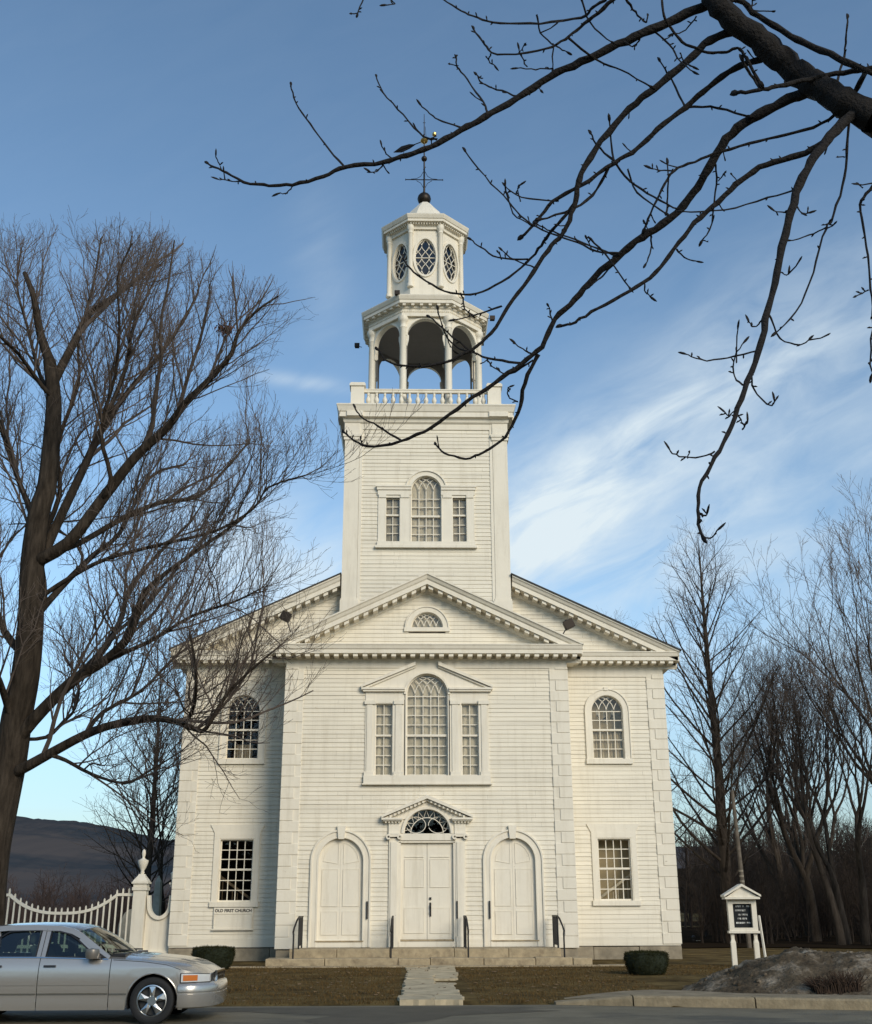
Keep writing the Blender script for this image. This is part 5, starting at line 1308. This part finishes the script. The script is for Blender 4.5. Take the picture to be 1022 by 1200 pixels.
L1 = [([(69,452),(87,401),(105,368),(134,347),(159,329),(188,310)],15,2.5,0,2),([(50,660),(80,636),(119,586),(159,535),(195,502),(217,473),(246,444),(271,415),(279,390),(300,365),(326,347)],22,2,0,-3),
 ([(45,680),(62,625),(94,557),(116,510),(134,481),(159,448),(188,415),(217,372),(232,343)],17,2.5,0,3),([(116,505),(148,430),(156,383),(181,329)],9,2.5,1.5,-1),
 ([(60,655),(94,636),(145,607),(188,589),(232,582),(261,553),(290,520)],12,2.5,0,2),([(45,705),(85,675),(125,655),(180,640),(253,622),(297,596),(315,571),(358,557)],8,2,-1,-3.5),
 ([(40,640),(36,600),(22,564),(4,510),(-15,450),(-40,400)],12,4,0,2),([(62,460),(49,452),(22,415),(0,394),(-20,370)],8,3,0,-2),([(60,470),(47,440),(32,383),(20,336),(25,292)],8,2,0,3),
 ([(22,870),(38,845),(84,799),(126,772),(153,742),(165,703),(184,680),(230,646),(284,608)],24,3,0,-2.5),([(90,795),(115,769),(140,730),(152,690),(180,655),(225,610)],14,3,-.5,2.5),
 ([(15,915),(28,900),(57,884),(100,861),(134,849),(172,842),(203,845),(230,855),(242,853),(265,815),(291,788),(318,765)],19,2.5,0,-3.5),([(205,846),(217,847),(228,826),(230,784),(222,740)],7,2.5,-2.4,-3),
 ([(55,885),(77,891),(107,907),(146,918),(169,907),(207,884)],8,2,-1,-1),([(30,868),(54,864),(75,845),(88,830),(92,800),(76,770)],7,2.5,0,3),([(38,720),(70,690),(110,650),(140,625),(175,560),(215,545)],12,3,0,3.5),
 ([(30,780),(5,740),(-10,690),(-25,620)],14,6,0,2),([(20,850),(0,800),(-20,760)],14,7,0,-2),([(36,740),(52,700),(48,640),(70,580),(68,520),(92,450),(92,400),(110,330),(118,280)],12,2,0,3.5),
 ([(119,586),(130,560),(118,505),(135,440),(140,380),(138,325),(155,285)],9,2,-1,-3),([(126,772),(175,752),(225,722),(275,705),(305,690)],8,2,-1,-3),([(100,861),(120,835),(165,810),(205,770),(240,745)],8,2,-1,2)]
out = list(trunk); out2 = []
par = dict(seg=[6,6,5,4,3],wander=[.10,.13,.14,.13,.12],up=[.02,.05,.06,.06,.05],dens=[0,3.6,3.4,3.6,4.0],len=[0,2.9,1.30,.75,.36],ang=(22,54),t0=.12,rl=.011,rmin=.0032,lift=.24,tip=.60)
parb = dict(par,len=[0,5.2,1.5,.75,.36],dens=[0,.42,3.2,3.6,4.0],rl=.0145,lift=.55,ang=(14,34),tip=.55,seg=[6,9,5,4,3])
for pts, w0, w1, a, c_ in L1:
    P, rad = limb(pts,w0*.78,w1*.9,TY,TY+c_); out.append((P,rad))
    Ln = sum((Vector(P[i+1])-Vector(P[i])).length for i in range(len(P)-1)); sprout(out2,rng,P,rad,Ln,1,4,par,t0=.25); sprout(out2,rng,P,rad,Ln,1,4,parb,t0=.15)
    grow(out2,rng,P[-1],Vector(P[-1])-Vector(P[-2]),.9,rad[-1],2,4,par)
def within_crown(polys):               # rounded top of the crown
    res = []; rc = random.Random(3)
    for P_, r_ in polys:
        k_ = 0
        for q_ in P_:
            if q_[2] > 20.0-.48*max(0,q_[0]+8.6)-.30*max(0,-13.0-q_[0])-.66*max(0,-11-q_[1])+.4*max(0,q_[1]+11)+rc.uniform(-.5,.5): break
            k_ += 1
        if k_ == len(P_): res.append((P_,r_))
        elif k_ >= 3: res.append((P_[:k_],r_[:k_-1]+[min(r_[k_-1],.004)]))
    return res
out2 = within_crown(out2)
V, Q = tubes(out); fast_mesh("trunk",V,Q,BARK,LT,LT.location,smooth=True); V, Q = tubes(out2); fast_mesh("crown",V,Q,TWIG,LT,LT.location)
print("left tree twigs",len(out2))
nest = thing("leaf_nest",tuple(at(264,386,-13.2)),"small clump of brown dead leaves caught in the upper right of the big tree","leaf clump")
r_ = random.Random(5); V = []; Q = []
for i in range(220):
    p = Vector((r_.gauss(0,.10),r_.gauss(0,.08),r_.gauss(0,.07))); d1 = Vector((r_.gauss(0,1),r_.gauss(0,1),r_.gauss(0,1))).normalized()*.05; d2 = d1.orthogonal().normalized()*.02
    k = len(V); V += [tuple(p-d1),tuple(p+d2),tuple(p+d1),tuple(p-d2)]; Q.append((k,k+1,k+2,k+3))
fast_mesh("leaves",V,Q,mat("dead_leaf",(.16,.06,.03),.9,var=.4,vscale=20),nest)

# --- generic bare trees
def bare_tree(name, loc, H, label, seed, style, group=None, lean=0.):
    t = thing(name,loc,label,"tree",group); rng = random.Random(seed); a = []; b2 = []
    if style == 'pyramid':                 # one leader, rising side limbs
        P = []; rad = []; n = 14; x = y = 0
        for i in range(n+1):
            f = i/n; x += rng.gauss(0,.03)+lean*H/n*.1; y += rng.gauss(0,.03); P.append((x,y,-.2+H*f)); rad.append(max(.012,.30*(H/19)*(1-f)**.9+.012))
        a.append((P,rad)); par = dict(seg=[6,8,5,4,3],wander=[.1,.06,.09,.11,.1],up=[.02,.055,.04,.03,.03],dens=[0,0,2.8,3.2,3],len=[0,4,1.6,.8,.4],ang=(30,55),t0=.15,rl=.011,rmin=.005,lift=.12)
        nb_ = 64
        for j in range(nb_):
            f = .16+.80*j/nb_; i = int(f*n); p = Vector(P[i]).lerp(Vector(P[min(n,i+1)]),f*n-i); an = j*2.4+rng.uniform(-.4,.4); el = R(rng.uniform(18,38)+28*f)
            d = Vector((math.cos(an)*math.cos(el),math.sin(an)*math.cos(el),math.sin(el))); l_ = H*(.33*(1-f)**.75+.06)*rng.uniform(.8,1.15); r = max(.012,min(rad[i]*.5,l_*.011))
            q = []; grow(q,rng,p,d,l_,r,1,3,par); a.append(q[0]); b2 += q[1:]
    elif style in ('elm','elm3'):           # trunk(s) forking again and again into fine sprays
        par = dict(seg=[6,5,5,4,3],wander=[.05,.08,.10,.11,.1],up=[.02,.03,.04,.03,.03],dens=[0,1.4,2.4,3.0,3],len=[0,1.7,1.1,.7,.4],ang=(20,46),t0=.15,rl=.011,rmin=.006,lift=.14)
        def fork(p, d, L_, r, dep):
            P = [tuple(p)]; rad = [r]; p = Vector(p); d = Vector(d).normalized(); n = 5; r2 = r*.72
            for i in range(n):
                d = (d+Vector((rng.gauss(0,.07),rng.gauss(0,.07),rng.gauss(0,.03)+.06))).normalized(); p = p+d*L_/n; P.append(tuple(p)); rad.append(r+(r2-r)*(i+1)/n)
            a.append((P,rad))
            if dep < 6 and dep > 0: sprout(b2,rng,P,rad,L_,1 if dep < 3 else 2,3,par,t0=.2)
            if dep >= 5 or r2 < .014:
                q = []; grow(q,rng,p,d,1.6,r2,1,3,par); b2.extend(q); return
            k = 3 if rng.random() < .35 else 2; az = rng.uniform(0,6.28)
            for j in range(k):
                o_ = d.orthogonal().normalized(); o_.rotate(Matrix.Rotation(az+j*2*PI/k+rng.uniform(-.3,.3),3,d)); an = R(rng.uniform(9,23))
                fork(p,d*math.cos(an)+o_*math.sin(an),L_*rng.uniform(.66,.90),r2*(.80 if k == 2 else .70),dep+1)
        for s in range(3 if style == 'elm3' else 1):
            an = s*2.1+seed; off = .55 if style == 'elm3' else 0
            fork(Vector((math.cos(an)*off,math.sin(an)*off,-.3)),Vector((math.cos(an)*.045*(off > 0)+lean,math.sin(an)*.045*(off > 0),1)),H*rng.uniform(.21,.27),H*(.0145 if off else .019),0)
    else:                                   # spreading / multi-stem
        stems = {'multi':7,'vase':3}[style]
        par = dict(seg=[10,8,6,4,3],wander=[.05,.08,.10,.11,.1],up=[.05,.05,.045,.03,.03],dens=[0,1.0,1.7,2.4,3],len=[0,H*.24,H*.11,.95,.45],ang=(20,48),t0=.22,rl=.011,rmin=.006,lift=.16)
        for s in range(stems):
            an = s*2*PI/stems+rng.uniform(-.3,.3); el = R(rng.uniform(64,82)); d = Vector((math.cos(an)*math.cos(el)+lean,math.sin(an)*math.cos(el),math.sin(el)))
            base = Vector((math.cos(an),math.sin(an),0))*rng.uniform(.1,.55 if style == 'multi' else .15); base.z = -.3
            q = []; grow(q,rng,base,d,H*rng.uniform(.72,.95),H*rng.uniform(.011,.017)*(1.4 if style == 'vase' else 1),0,4 if H < 14 else 3,par); big = [z for z in q if z[1][0] > .05]; a += big; b2 += [z for z in q if z[1][0] <= .05]
    V, Q = tubes(a); fast_mesh("trunk",V,Q,BARKG,t,(0,0,0),smooth=True)
    V, Q = tubes(b2); fast_mesh("crown",V,Q,TWIG,t,(0,0,0)); print(name,label[:30],len(a),len(b2)); return t
gr = "bare trees right of the church"
bare_tree("bare_tree",(13.9,16,-.5),19.6,"tall narrow bare tree with one straight leader right of the church",3,'pyramid',gr)
bare_tree("bare_tree",(18.2,13,-.4),14.5,"clustered three-trunk bare tree in the thicket right of the notice board",12,'elm3',gr)
bare_tree("bare_tree",(20.6,9,-.4),18.0,"tallest bare tree, spreading at the right edge above the thicket",23,'elm3',gr)
bare_tree("bare_tree",(20.0,27,-.4),16.0,"bare tree behind the thicket, between the narrow tree and the right edge",31,'elm',gr)
bare_tree("bare_tree",(13.2,40,-.8),21.5,"bare treetop showing just past the right roof slope",41,'pyramid',gr)
bare_tree("bare_tree",(24.0,22,-.4),17.0,"bare tree at the right edge behind the tallest one",52,'elm',gr)
bare_tree("bare_tree",(22.8,14,-.4),17.5,"dense bare tree half cut off by the right edge of the photo",83,'elm3',gr)
bare_tree("bare_tree",(18.4,18,-.4),15.0,"middle-sized bare tree just right of the narrow tree, crown of fine twigs",88,'elm',gr)
bare_tree("bare_tree",(22.5,30,-.4),17.5,"bare tree in the back row between the three-trunk tree and the edge",94,'elm3',gr)
bare_tree("bare_tree",(24.5,36,-.4),18.0,"bare tree far back in the right thicket, seen between nearer trunks",57,'elm',gr)
bare_tree("bare_tree",(-12.0,15,-.2),12.6,"slim upright bare tree behind the fence beside the church corner",61,'pyramid')
bare_tree("bare_tree",(-11.2,17,-.3),11.5,"low many-stemmed bare tree just behind the slim one at the church corner",62,'elm3')

fx = np.linspace(9.5,110,60); fy = np.linspace(9,160,60); fv = [(x+ (1.5*math.sin(y*.5) if x < 12 else 0),y+(1.2*math.sin(x*.6) if y < 12 else 0),G(x,y)+.03) for y in fy for x in fx]
tag(fast_mesh("forest_floor",fv,[(j*60+i,j*60+i+1,(j+1)*60+i+1,(j+1)*60+i) for j in range(59) for i in range(59)],LITTER,smooth=True),kind='structure')
# --- far woods (stuff)
rng = random.Random(15); protos = []
for s in range(5):
    q = []; par = dict(seg=[6,5,4,3,3],wander=[.05,.09,.1,.1,.1],up=[.03,.03,.03,.03,.03],dens=[0,2.4,2.6,3,3],len=[0,2.6,1.2,.6,.4],ang=(25,55),t0=.12,rl=.014,rmin=.014,lift=.12)
    for k in range(1+s%3): grow(q,rng,(rng.uniform(-.4,.4),rng.uniform(-.4,.4),-.3),(rng.uniform(-.15,.15),rng.uniform(-.15,.15),1),rng.uniform(6,8.5),.10,0,2,par)
    protos.append(tubes(q))
Vs = []; Qs = []; o = 0
def plant(x, y, sc, zs_):
    global o
    V, Q = protos[rng.randrange(5)]; a = rng.uniform(0,6.28); ca_, sa_ = math.cos(a), math.sin(a)
    W = np.stack([x+(V[:,0]*ca_-V[:,1]*sa_)*sc,y+(V[:,0]*sa_+V[:,1]*ca_)*sc,G(x,y)+V[:,2]*sc*zs_],1); Vs.append(W); Qs.append(Q+o); o += len(V)
for i in range(330):
    y = 48+rng.random()**1.3*105; x = rng.uniform(.30*y+3,.60*y+12); plant(x,y,rng.uniform(.7,1.1),rng.uniform(.7,1.0))
for i in range(260):
    y = rng.uniform(15,48); x = rng.uniform(.27*(y+38)-2,.46*(y+38)); plant(x,y,rng.uniform(.28,.5),rng.uniform(.8,1.1))
tag(fast_mesh("woodland",np.concatenate(Vs),np.concatenate(Qs),WOODFAR),"dense brown bare woodland filling the slope at the right","woodland",kind='stuff')
Vs = []; Qs = []; o = 0
for i in range(300):
    y = rng.uniform(34,120); x = -rng.uniform(.19,.46)*(y+38)-.5; plant(x,y,rng.uniform(.45,.8)*(.62+y/150),rng.uniform(.75,1.0))
tag(fast_mesh("scrub",np.concatenate(Vs),np.concatenate(Qs),mat("scrub_bark",(.058,.038,.031),1,var=.3,vscale=.2)),"reddish brown scrub beyond the picket fence at the left","scrub",kind='stuff')

# --- overhanging branches of the near tree at the right
OT = thing("overhanging_tree",(8.3,-31.9,-.1),"near bare tree whose dark knobbly branches hang across the upper right of the sky","tree")
rng = random.Random(99); brs = []
breg = []
def br(pts, w0, w1, D0, D1): 
    pts = list(pts); best = None
    for reg in breg:
        for (a_, b_, dd_, big) in reg:
            d_ = math.hypot(a_-pts[0][0],b_-pts[0][1])-(14 if big else 0)
            if best is None or d_ < best[0]: best = (d_,a_,b_,dd_,big)
    if best and best[0] < 14:
        D1 += best[3]-D0; D0 = best[3]
        if best[4]: pts = [(best[1],best[2])]+pts[1:] if math.hypot(pts[1][0]-best[1],pts[1][1]-best[2]) > 6 else pts
    q = resample(pts,4); n = len(q); P = []; rad = []; ph = rng.uniform(0,6); reg_ = []; breg.append(reg_)
    for i, v_ in enumerate(q):
        t = i/(n-1); D = D0+(D1-D0)*t+.08*math.sin(t*5)*min(1,3*t); reg_.append((v_[0],v_[1],D,w0 > 30)); pnt = at(v_[0],v_[1],-38+D); knob = 1+.10*math.sin(i*2.1+ph)+rng.uniform(-.05,.09)
        jj = .004+.10*min(.05,w0*.001); rad.append(max(.0034,1.07*(w0+(w1-w0)*t**.8)/2*(pnt-CAM).dot(FW)/F*knob)); P.append(tuple(pnt+Vector((rng.uniform(-jj,jj),rng.uniform(-jj,jj),rng.uniform(-jj,jj)))*(1 if 0 < i < n-1 else 0)))
    return P, rad
def family(main, subs, spur=.9):
    lst = [br(*main)]
    for s in subs: lst.append(br(*s))
    ext = []
    for P, rad in lst:
        # buds at tips and little spurs
        d = (Vector(P[-1])-Vector(P[-2])).normalized(); e = Vector(P[-1])
        if rad[-1] < .012: ext.append(([tuple(e-d*.01),tuple(e+d*.008),tuple(e+d*.03),tuple(e+d*.045)],[rad[-1],rad[-1]*2.0,rad[-1]*1.8,.002]))
        for i in range(1,len(P)-1):
            if rad[i] < .05 and rng.random() < spur*.40:
                p = Vector(P[i]); d0 = (Vector(P[i+1])-p).normalized(); o_ = d0.orthogonal().normalized(); o_.rotate(Matrix.Rotation(rng.uniform(0,6.28),3,d0)); dd = (o_+d0*.5).normalized(); l_ = rng.uniform(.008,.024)+(rng.random() < .06)*rng.uniform(.04,.10)
                r_ = .0042; ext.append(([tuple(p),tuple(p+dd*l_*.6),tuple(p+dd*l_+Vector((0,0,l_*.15))),tuple(p+dd*(l_+.012)+Vector((0,0,l_*.2)))],[r_*1.3,r_,r_*1.5,.002]))
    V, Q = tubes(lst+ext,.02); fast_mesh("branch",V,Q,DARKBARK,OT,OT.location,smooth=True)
D = 5.6
tr_ = br([(1022,137),(1100,185),(1200,250),(1290,330)],34,80,D,6.4)
tp = [(8.3,-31.9,-.5),(8.3,-31.9,.3),(8.25,-31.9,2.2),(8.2,-32.0,5.0),(8.3,-32.1,8.0),(8.2,-32.2,11.0)]
e_ = Vector(tr_[0][-1]); d_ = Vector((8.24,-31.95,2.6)); jn = [tuple(e_),tuple(e_.lerp(d_,.33)+Vector((0,0,.12))),tuple(e_.lerp(d_,.66)+Vector((0,0,.10))),tuple(d_)]
V, Q = tubes([(tp,[.62,.46,.40,.36,.30,.22]),(jn,[tr_[1][-1],.24,.26,.28]),(list(reversed(tr_[0])),list(reversed(tr_[1]))),br([(1022,137),(988,120),(965,105),(941,90),(914,68),(889,47),(862,25),(842,7),(832,-9),(815,-40)],36,21,D,5.8)])
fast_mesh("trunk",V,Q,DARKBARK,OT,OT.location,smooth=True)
# along the long branch that crosses the weather vane
family(([(850,10),(836,5),(804,16),(762,35),(724,52),(681,73),(644,90),(606,115),(568,137),(540,153),(504,172),(477,182),(449,190),(406,196),(379,207),(343,216),(316,217),(285,213),(261,200),(244,192)],12,2.0,5.8,6.6),
 [([(404,196),(386,176),(363,145),(347,121),(341,100)],3,1.6,6.4,6.5),([(512,163),(496,160),(472,135),(449,109),(441,90)],3,1.6,6.2,6.4),([(543,150),(519,143),(504,133),(493,123)],2.6,1.6,6.1,6.0),
  ([(572,133),(562,113),(543,88),(535,76),(535,66)],3,1.6,6.0,6.2),([(537,77),(527,75)],1.6,1.4,6.2,6.2),([(606,113),(582,105),(566,98),(558,87)],2.6,1.6,6,6.1),([(460,186),(451,178),(447,170)],2,1.4,6.3,6.3),([(450,191),(443,200),(433,201)],2,1.4,6.3,6.3),
  ([(261,200),(256,190),(253,182)],1.8,1.3,6.6,6.6),([(281,213),(268,212),(255,210)],1.8,1.3,6.6,6.6),([(343,218),(336,226),(326,227)],1.8,1.3,6.5,6.5),([(620,110),(630,103),(634,106)],1.8,1.4,6,6)])
family(([(740,-18),(719,0),(695,19),(675,36),(658,49),(630,60),(582,63),(568,52),(555,34)],6,1.8,5.6,6.0),
 [([(575,63),(573,72),(580,77)],2,1.5,6,6),([(710,0),(695,9),(681,21),(634,27),(587,27),(559,21),(540,13),(519,-1),(505,-12)],4,1.8,5.7,6.2),([(629,17),(634,38),(651,54),(665,61)],2.4,1.6,5.9,6),([(681,-2),(691,26),(717,49)],3,1.6,5.7,5.8),
  ([(648,80),(628,81),(606,80)],2,1.5,5.9,5.9),([(618,78),(612,68),(608,57)],2,1.4,5.9,5.9),([(648,51),(648,80)],2,1.6,5.8,5.9),([(666,44),(700,71),(729,82),(762,101)],3,2,5.8,5.9),([(608,62),(615,52)],1.8,1.3,6,6),([(733,-2),(745,14),(757,26),(759,19)],3.4,1.6,5.6,5.7)])
family(([(776,-4),(778,19),(790,38),(804,52),(830,61),(851,61),(865,56),(875,68),(891,97)],3,4,5.5,5.6),[([(816,19),(804,35),(788,40)],2,1.4,5.6,5.7),([(766,35),(785,52),(797,71),(813,84)],3,1.6,5.8,5.7),([(750,44),(745,54),(738,53)],2,1.4,5.8,5.8),([(797,62),(802,72),(812,78)],2,1.4,5.6,5.6)])
family(([(880,36),(866,36),(832,47),(804,73),(766,104),(738,127),(705,165),(681,203),(674,236),(665,264),(658,276),(642,293),(619,328),(596,359),(576,390),(552,410),(521,425),(486,430),(458,425),(443,410)],10,1.8,5.8,6.6),
 [([(588,359),(564,367),(533,375)],3,1.6,6.3,6.4),([(672,240),(655,262),(642,276),(631,292),(611,313),(580,335),(552,345),(521,341),(494,326),(478,312),(472,300)],4.5,1.8,6,6.6),([(619,304),(584,302),(564,290),(552,281)],2.8,1.6,6.2,6.3),([(627,314),(603,305),(588,293)],2.2,1.5,6.1,6.2),([(588,304),(584,296)],1.6,1.2,6.2,6.2),([(540,343),(543,352),(545,362),(552,368)],2.4,1.5,6.4,6.4)])
family(([(905,62),(893,69),(861,80),(832,101),(804,125),(771,151),(747,174),(719,191),(681,217),(648,236),(630,259),(612,277)],8.5,3,5.7,6.4),
 [([(802,124),(787,94),(773,71)],3.2,1.8,5.9,6),([(808,125),(842,126),(877,136)],3.4,3,5.9,5.8),([(724,191),(703,174),(692,156)],3.2,2,6,6.1),([(719,188),(714,141)],3,1.8,6.1,6.1),([(722,191),(738,212),(766,231),(795,245)],3.4,2.2,6.1,5.9),([(736,198),(747,226),(780,250)],2.8,2,6.1,5.9),
  ([(714,193),(700,222),(672,245),(634,257)],4,2.6,6.1,6.2),([(653,236),(611,231),(592,218)],2.6,1.5,6.3,6.4),([(729,297),(700,295),(677,285),(644,273),(615,257),(596,236),(568,207),(545,177)],3,1.8,6.3,6.6),([(592,217),(601,250),(620,262)],2.2,1.5,6.4,6.4),([(597,232),(593,224),(592,217)],1.8,1.4,6.4,6.4),([(610,236),(607,224),(610,216)],1.7,1.3,6.4,6.4),([(695,295),(688,280)],1.8,1.4,6.2,6.2)])
family(([(962,104),(943,110),(917,120),(880,139),(851,163),(830,198),(813,226),(785,257),(752,278),(729,297),(697,324),(674,351),(650,375),(635,406),(611,426),(580,449),(545,472),(506,500),(470,517),(431,523),(412,514),(403,506)],13,2,5.7,7.2),
 [([(631,415),(615,449),(607,484),(592,512),(568,529),(545,537),(521,531),(511,521)],5.5,1.8,6.4,6.9),([(611,426),(580,422),(552,412),(525,390),(504,372)],4,1.8,6.5,6.7),([(556,412),(537,408),(521,390),(513,363)],2.6,1.6,6.6,6.7),([(625,422),(596,439),(580,431),(573,424)],2.6,1.5,6.4,6.5),([(627,416),(613,410),(603,402)],2.4,1.5,6.4,6.4),([(470,516),(443,500),(423,488),(416,478)],3,1.7,6.9,7),
  ([(607,471),(596,465),(595,457),(598,453)],2,1.4,6.6,6.6),([(647,376),(643,359)],2,1.4,6.3,6.3),([(689,277),(709,298),(738,337)],3,1.8,6.2,6.1),([(725,300),(709,295),(674,281),(642,269),(627,261)],3.2,1.8,6.1,6.4),([(736,294),(705,324),(691,336)],2.6,1.6,6.1,6.2),([(524,392),(527,404),(532,411)],1.8,1.3,6.7,6.7),([(425,523),(423,514)],1.8,1.3,7.1,7.1),([(763,275),(763,292),(757,309)],2.6,1.5,6,6),
  ([(838,190),(840,215),(834,261),(823,282)],2.8,1.7,5.8,5.8),([(780,252),(783,230),(782,192)],2.8,1.7,6,6),([(842,212),(850,202)],1.8,1.3,5.8,5.8),([(823,282),(829,283)],1.6,1.2,5.8,5.8),([(764,278),(756,262)],1.8,1.3,6,6)])
family(([(984,126),(972,140),(931,156),(889,165),(846,178),(814,189),(790,200),(776,222),(762,250),(755,269)],5,2.6,5.6,6.1),[([(790,200),(775,200),(762,197)],2.2,1.5,5.9,5.9)])
family(([(996,126),(986,142),(964,167),(936,182),(898,193),(870,210),(842,236),(814,262),(790,292),(769,319),(738,342),(700,361),(674,377),(658,382)],9,2.6,5.6,6.2),[([(793,292),(805,303),(817,306)],2.4,1.5,6,6),([(755,332),(757,342),(763,348)],2.2,1.5,6.1,6.1),([(934,222),(899,232),(850,246),(800,248)],2.6,2,5.5,5.9),([(865,213),(858,205)],1.6,1.2,5.8,5.8)])
family(([(1000,130),(980,152),(964,172),(941,207),(927,250),(914,303),(901,361),(888,414),(872,457),(857,499),(838,537),(820,572),(818,606),(824,629)],13,3,5.6,4.9),
 [([(901,368),(914,397),(937,403),(949,397)],2.6,1.6,5.2,5.2),([(886,412),(853,420),(822,422),(803,415)],2.8,1.6,5.1,5.2),([(870,451),(861,441),(861,418),(872,401)],2.6,1.5,5.1,5.1),([(863,425),(865,384)],2,1.5,5.1,5.1),([(880,437),(884,457),(903,476),(907,468)],2.8,1.6,5.1,5.1),([(863,483),(872,499),(876,493)],2.2,1.5,5,5),([(862,482),(855,487),(849,483)],2,1.5,5,5),([(838,529),(815,537),(792,533),(784,526)],2.6,1.6,5,5),([(822,629),(835,630),(842,620)],2.4,1.6,4.9,4.9),([(819,598),(824,605),(829,601)],2,1.4,4.9,4.9),([(806,537),(808,530)],1.6,1.2,5,5),
  ([(933,240),(940,250),(948,249)],2.2,1.5,5.4,5.4),([(930,248),(918,249),(906,246)],2.2,1.5,5.4,5.4),([(913,318),(920,322),(924,320)],2,1.4,5.3,5.3),([(892,376),(884,383),(877,376)],2.2,1.5,5.2,5.2)])
family(([(990,140),(993,174),(988,217),(974,259),(968,267),(953,319),(934,365),(909,390)],4.2,1.8,5.5,5.1),[([(968,267),(948,276),(926,282)],2.2,1.6,5.4,5.5),([(990,184),(982,184)],2,1.4,5.5,5.5)])
family(([(1040,190),(1020,222),(1009,240),(1014,277),(1020,326),(1023,370),(1020,420),(1022,440)],4.4,2,5.2,5),[([(1011,220),(1004,216)],2,1.5,5.2,5.2),([(1018,340),(1003,347)],2,1.4,5.1,5.1)])
family(([(858,-8),(866,0),(889,19),(927,42),(964,59),(1005,78),(1060,100)],7,9,5.2,5),[([(880,10),(885,-8)],2.6,1.6,5.2,5.2),([(884,12),(905,13)],2,1.4,5.2,5.2)])
family(([(1040,78),(1010,82),(988,85),(950,92),(912,101),(889,106),(863,109)],7,4,5.0,5.3),[([(891,104),(880,88),(870,71)],4,3,5.2,5.2),([(1015,82),(1002,108)],7,6,5.0,5.4),([(986,101),(988,70),(991,45),(993,21)],3.4,2.4,5.1,5.2)])
family(([(433,-14),(424,3),(419,16)],2.2,1.6,6.4,6.4),[([(423,14),(412,16)],1.6,1.3,6.4,6.4),([(455,-2),(463,4),(452,6)],1.8,1.4,6.4,6.4)],.3)
